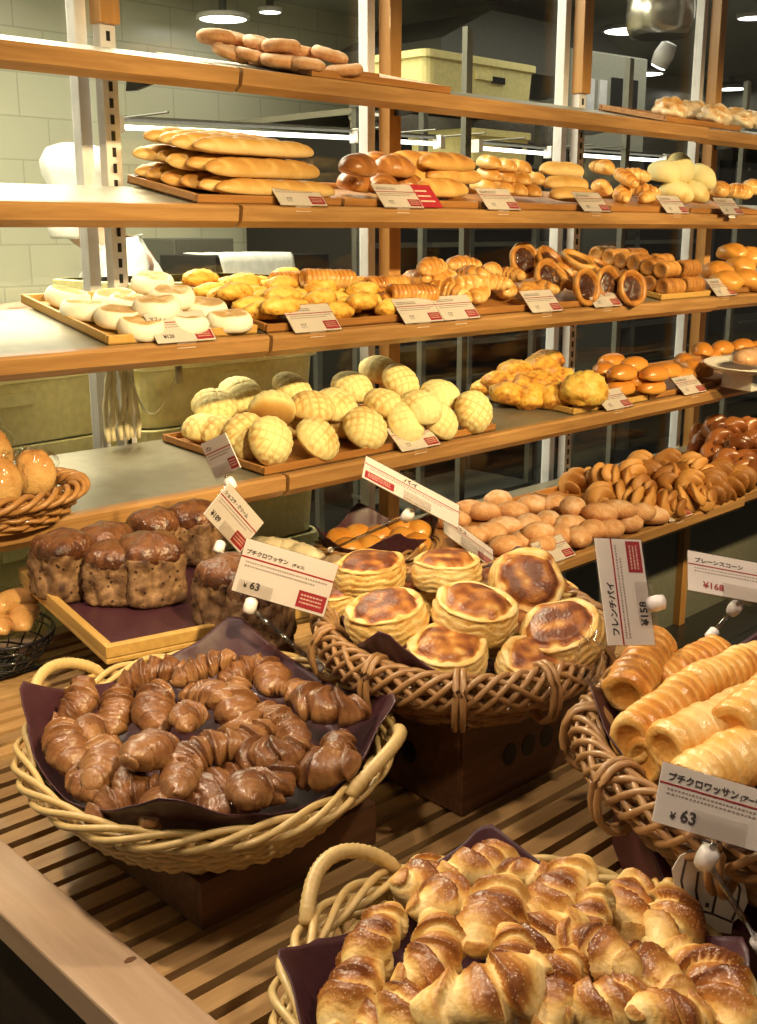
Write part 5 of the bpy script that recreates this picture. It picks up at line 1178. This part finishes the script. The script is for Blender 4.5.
# maple croissants in the pale basket in front
C4 = at_z(514, 990, 0.895); A4, B4, R4 = 0.180, 0.178, YAW
m4 = T(C4) @ RZ(R4)
hd = []
for (u, v) in ((345, 882),):
    d = at_z(u, v, 0.91) - C4; x = d.x * math.cos(R4) + d.y * math.sin(R4); y = -d.x * math.sin(R4) + d.y * math.cos(R4); hd.append(math.degrees(math.atan2(y, x)))
hd.append(hd[0] + 180)
basket('willow_basket', m4, A4, B4, 0.075, M['willow'], 'pale willow basket of sugared croissants at the bottom edge', 0.70, 37, 10, 0.0034, 'braid', 0.009, 'woven baskets', hd)
liner('basket_liner', m4, A4, B4, 0.075, 'maroon paper lining the front basket of sugared croissants', math.radians(-43), 0.92, 0.74, 0.046, 21, 0.055)
variants('maple', lambda s: croissant('sugared_croissant', M['maple'], 0.082, 0.0215, (1.2, -1.0, 0.6, -0.7, 0.9, 0.2)[s], s + 60, (1.7, 2.1, 1.6, 1.9, 2.2, 1.5)[s], -0.16, 0.54, 0.36, mid=0.60), 6)
PK['sugared croissants in the front basket'] = ('sugared golden croissant', 'in front basket', 'croissant', 5)
heap(C4, A4, B4, R4, 0.898, 0.050, [(408, 866, 62, 1.25), (478, 849, 22, 1.2), (376, 938, 48, 1.0), (356, 986, 55, 1.2), (448, 900, 62, 1.15), (494, 915, 58, 1.25), (523, 876, -20, .85), (559, 894, 35, 1.2), (538, 947, 30, 1.15), (630, 905, 72, 1.2), (674, 925, 80, 1.25), (590, 918, 60, .9), (592, 950, -25, 1.1), (632, 975, -24, 1.35), (716, 990, -50, 1.45), (548, 1000, 82, 1.2), (612, 1006, 10, 1.15), (436, 958, 60, 1.1), (486, 998, 15, 1.4), (410, 1004, 50, 1.1), (672, 1016, 20, 1.0), (513, 962, 70, .9), (385, 1015, 30, .9), (560, 975, 20, .8)],
     'maple', 'sugared_croissant', 'sugared croissants in the front basket', 0.02, 22, 0.0, 0.88)

# chocolate loaves on the paper covered tray at the left
TC = tf(-0.515, 1.372, 0.915)
mt = T(TC) @ RZ(TA + math.radians(-11))
def tray_box(w, d, h=0.026, t=0.012):
    b = MB(); b.box(-w / 2, w / 2, -d / 2, d / 2, 0, 0.008)
    for s in (-1, 1): b.box(-w / 2, w / 2, s * d / 2 - (t if s > 0 else 0), s * d / 2 + (t if s < 0 else 0), 0.008, h); b.box(s * w / 2 - (t if s > 0 else 0), s * w / 2 + (t if s < 0 else 0), -d / 2 + t, d / 2 - t, 0.008, h)
    return b
TW, TD = 0.31, 0.42
tag(part('wooden_tray', tray_box(TW, TD), M['traypale'], None, False, mt, 0.002), 'pale wooden tray carrying the chocolate loaves at left', 'tray')
b = MB(); P = []
for i in range(41):
    P.append([(-TW / 2 + 0.012 + (TW - 0.024) * i / 40, -TD / 2 + 0.013 + (TD - 0.026) * j / 40, 0.0105 + 0.0018 * nz(i * .11, j * .11) + 0.0012 * nz(i * .4, j * .15, 3)) for j in range(41)])
b.grid(P, closed_v=False, caps=False); o = part('tray_paper', b, M['paper'], None, True, mt); md = o.modifiers.new('thick', 'SOLIDIFY'); md.thickness = 0.0008
tag(o, 'maroon paper sheet covering the tray of chocolate loaves', 'paper', 'maroon lining papers')
riser(mt @ T((0.05, 0.0, TZ - TC.z)), 0.18, 0.36, 0.105, 'brown box under the tray of chocolate loaves')
def cube_loaf(name, s, w=0.088, h=0.094):
    b = MB(); P, B = [], []; n = 72
    prof = [(0.0, 0.0), (.80, 0.0), (.93, .03), (.98, .08), (1.0, .14), (.99, .21), (.98, .28), (.97, .35), (.96, .42), (.95, .49), (.96, .56), (.97, .63), (.98, .70), (.98, .76), (.95, .80)]
    def pt(f, zf, k, dome=False):
        a = 2 * math.pi * k / n; c, s_ = math.cos(a), math.sin(a); p = 5.0 if not dome else 3.2
        r = 1 / (abs(c) ** p + abs(s_) ** p) ** (1 / p); r = min(r, 1.22)
        e = f if dome else 1.0; w1 = nz(c * 2.2 * e + s * 3, s_ * 2.2 * e, zf * 3); w2 = nz(c * 5 * e + s, s_ * 5 * e, zf * (10 if not dome else 3))
        w3 = nz(c * 14 * e + s, s_ * 14 * e, zf * 22); q = f * r * (1 + (0.14 * w1 + 0.10 * w2 + 0.05 * w3) * (0.5 if dome else 1)); return (w / 2 * q * c, w / 2 * q * s_, h * zf * (1 + 0.05 * w1 * (zf > .1))), 0.4 + 0.9 * w2 + 0.3 * w1
    for f, zf in prof:
        r_ = [pt(f, zf, k) for k in range(n)]; P.append([x for x, _ in r_]); B.append([x for _, x in r_])
    b.grid(P, bake=B, caps=False); b.f.append(tuple(range(n - 1, -1, -1)))
    side = b.mesh(name, M['chocobread'])
    b = MB(); P, B = [], []
    for f, zf in ((.96, .70), (1.0, .74), (1.01, .80), (.98, .88), (.89, .96), (.74, 1.02), (.55, 1.06), (.33, 1.085), (0.15, 1.095), (0.0, 1.10)):
        r_ = [pt(f, zf, k, True) for k in range(n)]; P.append([x for x, _ in r_]); B.append([0.30 + 0.7 * (x - .4) + 0.3 * (f > .9) for _, x in r_])
    b.grid(P, bake=B); return side, b.mesh('glazed_top', M['chocoglaze'])
CL = [cube_loaf('loaf_body', s) for s in range(3)]
PK['chocolate loaves on the left tray'] = ('square chocolate loaf', 'on left tray', 'loaf', 2)
zt_ = TC.z + 0.0115
for k, (u, v, yw, sc) in enumerate(((67, 595, 6, 1.0), (108, 583, 30, .96), (153, 600, -18, 1.03), (116, 600, 40, .9), (158, 565, 12, .96), (196, 560, 25, 1.0), (232, 625, 5, 1.0), (262, 640, 30, .92))):
    p = at_z(u, v, zt_)
    root = empty('chocolate_loaf', T(p) @ RZ(math.radians(yw)) @ Matrix.Diagonal((sc, sc, sc, 1)))
    side, top = CL[k % 3]; link('body', side, root); link('glazed_top', top, root)
    pile_add('chocolate loaves on the left tray', root, *PK['chocolate loaves on the left tray'])

# wrapped sandwiches in the black wire basket
C5 = at_z(-6, 628, 0.868); RA = 0.085
root = empty('wire_basket', T(C5)); tag(root, 'black wire basket with wrapped rolls at left edge', 'basket', None)
b = MB()
for z, f in ((0, 1.0), (-0.012, .97), (-0.030, .86), (-0.048, .68), (-0.060, .45)):
    b.tube([(RA * f * math.cos(2 * math.pi * k / 48), RA * 1.25 * f * math.sin(2 * math.pi * k / 48), z) for k in range(48)], 0.0028 if z == 0 else 0.0017, 6, True)
part('hoops', b, M['blackwire'], root, True)
b = MB()
for k in range(18):
    a = 2 * math.pi * k / 18; b.tube([(RA * f * math.cos(a), RA * 1.25 * f * math.sin(a), z) for z, f in ((0, 1.0), (-0.012, .97), (-0.030, .86), (-0.048, .68), (-0.060, .45), (-0.064, .1))], 0.0014, 5)
part('ribs', b, M['blackwire'], root, True)
MS['sand'] = [blob('roll', M['toast'], 0.105, 0.042, 0.04, 3, 0.5, 26, 16, 0.5, 0.012, 0.05, 14, s, 0, lambda t, sa, ca: 0.15 + 0.3 * sst(-.3, .9, sa)) for s in (1, 2)]
MS['sandfilm'] = [blob('clear_film', M['wrap'], 0.125, 0.054, 0.05, 3, 0.35, 34, 22, 0.5, 0.012, 0.16, 45, s) for s in (4, 5)]
for k, (u, v, ang, z, lb) in enumerate(((25, 618, 62, .880, 'right one'), (2, 622, 66, .880, 'left one'), (12, 604, 20, .900, 'upper one'))):
    p = at_z(u, v, z); o = link('wrapped_roll', MS['sand'][k % 2], None, T(p) @ RZ(axis(u, v, z, ang))); tag(o, 'toasted roll in clear film in black wire basket, %s' % lb, 'bread', 'wrapped rolls in the wire basket')
    link('clear_film', MS['sandfilm'][k % 2], o)
pz = MB(); pz.box(-0.05, 0.05, -0.05, 0.05, TZ - C5.z, -0.063); part('foot', pz, M['blackwire'], root)

# wrapped toasts in the small wicker basket on the left shelf
l = on_shelf(4, 0, 493, 0.050, 'A'); LX, LY = l.x, l.y; mb = bf(4, 'A') @ T((LX, LY, 0.052))
basket('wicker_basket', mb, 0.135, 0.085, 0.046, plain('orange_wicker', (0.42, 0.20, 0.06), 0.35, 0, .3, 0.2, 120), 'small orange wicker basket of wrapped toasts at left edge', 0.8, 21, 6, 0.0034, 'braid', 0.012, 'woven baskets')
MS['slice'] = [lump('toast', M['toast'], 0.034, 0.024, 0.042, s, 0.10, 1.4, 26, 16, 0.8, (0.0, 0.7), 0.05) for s in (1, 2)]
MS['slicefilm'] = [lump('clear_film', M['wrap'], 0.039, 0.029, 0.049, s, 0.22, 2.6, 30, 20, 0.85, (0, 0), 0.2) for s in (3, 4)]
for k, (dx, dy, h, lb) in enumerate(((0.070, 0.018, .068, 'right one'), (-0.005, -0.018, .070, 'front one'), (0.005, 0.030, .108, 'top one'), (-0.075, 0.0, .070, 'left one'))):
    o = link('wrapped_toast', MS['slice'][k % 2], None, bf(4, 'A') @ T((LX + dx, LY + dy, h)) @ RZ(math.radians(20 * k - 30)) @ RX(math.radians(-12)))
    tag(o, 'wrapped coarse toast in the orange wicker basket, %s' % lb, 'bread', 'wrapped toasts on the left shelf'); link('clear_film', MS['slicefilm'][k % 2], o)

# orange buns in a lined basket, and three topped breads, between table and shelves
CO = at_z(378, 543, 0.778); zs = 0.682 + (CO.y - 1.52) * math.tan(math.radians(3.5))
riser_o = MB(); riser_o.box(-0.10, 0.10, -0.085, 0.085, 0, CO.z - 0.055 - zs - 0.004)
o = part('display_stand', riser_o, M['darkwood'], None, False, T((CO.x, CO.y, zs + 0.003)) @ RX(math.radians(3.5)), 0.003); tag(o, 'dark stand under the basket of orange buns', 'stand', 'dark stands on the lowest shelf')
mo = T(CO)
basket('wicker_basket', mo, 0.145, 0.12, 0.048, M['wicker'], 'small wicker basket of round orange buns', 0.8, 25, 6, 0.0034, 'braid', 0.010, 'woven baskets')
liner('basket_liner', mo, 0.145, 0.12, 0.048, 'maroon paper lining the basket of orange buns', 0.4, 1.10, 0.66, 0.032, 31, 0.06)
variants('oball', lambda s: lump('orange_bun', M['orange'], 0.036, 0.036, 0.031, s, 0.07, 1.2, 24, 14, 0.6, (0.1, 0.4), 0.02), 3)
PK['round orange buns in the small basket'] = ('round orange bun', 'in small basket', 'bun', 2)
for (u, v, z) in ((340, 541, .78), (358, 537, .785), (378, 538, .785), (401, 530, .795), (417, 533, .79), (348, 551, .78), (370, 549, .78), (392, 549, .78), (403, 540, .785), (416, 546, .78)):
    p = at_z(u, v, z); o = link('orange_bun', MS['oball'][rng.randrange(3)], None, T(p) @ RZ(rng.uniform(0, 6))); pile_add('round orange buns in the small basket', o, *PK['round orange buns in the small basket'])
p = at_z(290, 556, 0.79); zs = 0.682 + (p.y - 1.52) * math.tan(math.radians(3.5))
b = MB(); b.box(-0.075, 0.10, -0.07, 0.07, 0, 0.765 - zs); o = part('display_stand', b, M['darkwood'], None, False, T((max(p.x, 1.485), p.y, zs + 0.003)) @ RX(math.radians(3.5)), 0.003); tag(o, 'dark stand under the topped breads behind front card', 'stand', 'dark stands on the lowest shelf')
MS['topped'] = [lump('topped_bread', M['icing'], 0.062, 0.034, 0.026, s, 0.25, 2.2, 26, 14, 0.6, (0.7, -0.3), 0.14) for s in (2, 5)]
for k, (u, v, lb) in enumerate(((272, 549, 'left'), (287, 551, 'middle'), (302, 555, 'right'))):
    q = at_z(u, v, 0.79); o = link('topped_bread', MS['topped'][k % 2], None, T(q) @ RZ(axis(u, v, .79, -20))); tag(o, 'cream topped bread behind the front price card, %s one' % lb, 'bread', 'cream topped breads')

# ------------------------------------------------------------------ cards on stalks over the baskets
def stalk_card(tl, tr, bl, dist, dw_r, dw_d, label, w, h, texts, knob, foot, foot_d, flip=False, skip=(), knob_d=None):
    """a card through three picture points; dw_r, dw_d: how much farther its right and lower edges are"""
    p0 = at_d(*tl, dist); pr = at_d(*tr, dist + dw_r); pd = at_d(*bl, dist + dw_d)
    x = (pr - p0).normalized(); z = (p0 - pd); z = (z - x * z.dot(x)).normalized(); y = z.cross(x)
    W_, H_ = (pr - p0).length, (p0 - pd).length
    c = (pr + pd) / 2 - z * 0; c = pd + (pr - p0) / 2
    m = Matrix((x, y, z)).transposed().to_4x4(); m.translation = c
    root = empty('price_card', m); tag(root, label, 'price card', 'price cards on stalks')
    sx, sz = W_ / w, H_ / h
    for kk, me in card_meshes(w, h).items():
        if kk in skip or (texts and kk in ('heading', 'price')): continue
        mm = Matrix.Diagonal((sx, 1, sz, 1))
        if flip and kk in ('red_badge', 'badge_print'): mm = mm @ T((-w * .66, 0, 0))
        link(kk, me, root, mm)
    for (nm, body, size, tx, tz, mt_) in texts: link(nm, text_mesh(nm, body, size * W_, M[mt_]), root, T((tx * W_, -0.0010, tz * H_)) @ RX(math.pi / 2))
    b = MB(); b.box(-W_ / 2 - .001, W_ / 2 + .001, -0.0024, -0.0015, -0.001, H_ + .001); b.box(-W_ / 2 - .001, W_ / 2 + .001, 0.0010, 0.0018, -0.001, H_ + .001); part('clear_sleeve', b, M['acrylic'], root)
    inv = root.matrix_world.inverted() if False else m.inverted()
    kd = knob_d or dist + (dw_r + dw_d) / 2; K = inv @ at_d(*knob, kd)
    b = MB(); cx_ = max(-W_ / 2 + .02, min(W_ / 2 - .02, K.x)); b.box(cx_ - .022, cx_ + .022, -0.0045, -0.0030, -0.003, 0.017); b.box(cx_ - .022, cx_ + .022, -0.0045, 0.003, -0.0045, -0.002); part('clip_jaw', b, M['acrylic'], root)
    Fp = inv @ at_z(*foot, foot_d)
    b = MB(); n_ = 10
    d = (Vector((cx_, 0, -0.003)) - K); 
    b.tube([K - d.normalized() * 0.009, K - d.normalized() * .007, K, K + d.normalized() * .009, K + d.normalized() * 0.012], [0.003, 0.0075, 0.0085, 0.0080, 0.004], 12); part('white_knob', b, M['knob'], root, True)
    b = MB(); b.tube([K, K.lerp(Vector((cx_, 0, -0.003)), 1.0)], 0.0026, 8); b.tube([K, Fp], 0.0028, 8); part('clear_rod', b, M['rod'], root, True)
    b = MB(); e = (Fp - K).normalized(); b.tube([Fp - e * .008, Fp - e * .006, Fp + e * .006, Fp + e * .008], [0.004, 0.0065, 0.0065, 0.004], 12); part('foot', b, M['knob'], root, True)
    return root
stalk_card((228.5, 536), (320.5, 563), (231.5, 590), 1.40, 0.0, 0.0, 'white card reading petit croissant 63 yen before the chocolate loaves', 0.117, 0.066,
           [('heading', 'プチクロワッサン', 0.057, -.465, .74, 'ink'), ('subheading', '(チョコ)', 0.036, .035, .745, 'ink'), ('price', '63', 0.110, -.33, .12, 'ink'), ('yen_sign', '¥', 0.062, -.395, .12, 'ink')], (250, 607), (318, 666), 0.945)
stalk_card((211, 474), (247, 515), (203.5, 514), 1.66, 0.075, 0.012, 'tilted white card standing over the chocolate loaves', 0.105, 0.066,
           [('heading', 'ショコラ・クリーム', 0.070, -.45, .74, 'ink'), ('price', '¥189', 0.11, -.42, .12, 'ink')], (219, 548), (277, 622), 0.94)
stalk_card((192, 456), (216, 445), (216, 478), 1.80, -0.05, -0.02, 'small white card over the empty end of the fourth shelf', 0.09, 0.06,
           [('heading', 'パン', 0.11, -.40, .74, 'ink')], (231, 484), (212, 536), 0.94)
stalk_card((347, 449), (441, 499), (362, 477), 1.58, 0.03, -0.038, 'card seen edge-on slanting over the melon bun shelf', 0.117, 0.066,
           [('heading', 'パイ', 0.08, -.10, .74, 'ink')], (407, 516), (330, 550), 0.80, True, ())
stalk_card((436, 509), (485, 545), (444, 533), 1.66, 0.03, -0.038, 'narrow slanting card behind the round puff pastries', 0.09, 0.066,
           [('heading', 'デニッシュ', 0.08, -.44, .74, 'ink')], (462, 556), (470, 580), 0.99)
stalk_card((610, 620), (596.5, 514.5), (655, 645), 1.12, 0.03, 0.012, 'bright card standing on its end over the tube pastries', 0.112, 0.066,
           [('heading', 'フレンチパイ', 0.085, -.42, .74, 'ink'), ('price', '¥158', 0.11, -.32, .08, 'ink')], (657, 603), (597, 633), 0.995)
stalk_card((671, 550), (776, 569.5), (688, 590), 1.38, 0.0, -0.03, 'pinkish card reading plain scone before the dark floor', 0.122, 0.066,
           [('heading', 'プレーンスコーン', 0.058, -.44, .74, 'ink'), ('price', '¥168', 0.095, -.36, .12, 'redink')], (734, 609), (712, 634), 0.995)
stalk_card((660.5, 761), (808, 804), (652, 821), 0.885, 0.0, -0.015, 'large white card reading petit croissant 63 yen at right edge', 0.117, 0.066,
           [('heading', 'プチクロワッサン', 0.060, -.455, .74, 'ink'), ('subheading', '(アーモンド)', 0.042, .035, .745, 'ink'), ('price', '63', 0.110, -.33, .12, 'ink'), ('yen_sign', '¥', 0.062, -.395, .12, 'ink')], (706, 859), (760, 945), 0.91, False, ('red_badge', 'badge_print'))
b = lump('crumpled_foil', M['wrap'], 0.016, 0.014, 0.026, 4, 0.5, 3.0, 26, 20, 0.9, (0, 0), 0.4)
o = link('crumpled_film', b, None, T(at_d(590, 660, 1.13))); tag(o, 'crumpled clear film on the rim between two wicker baskets', 'film')
bpy.context.view_layer.update()
label_piles()
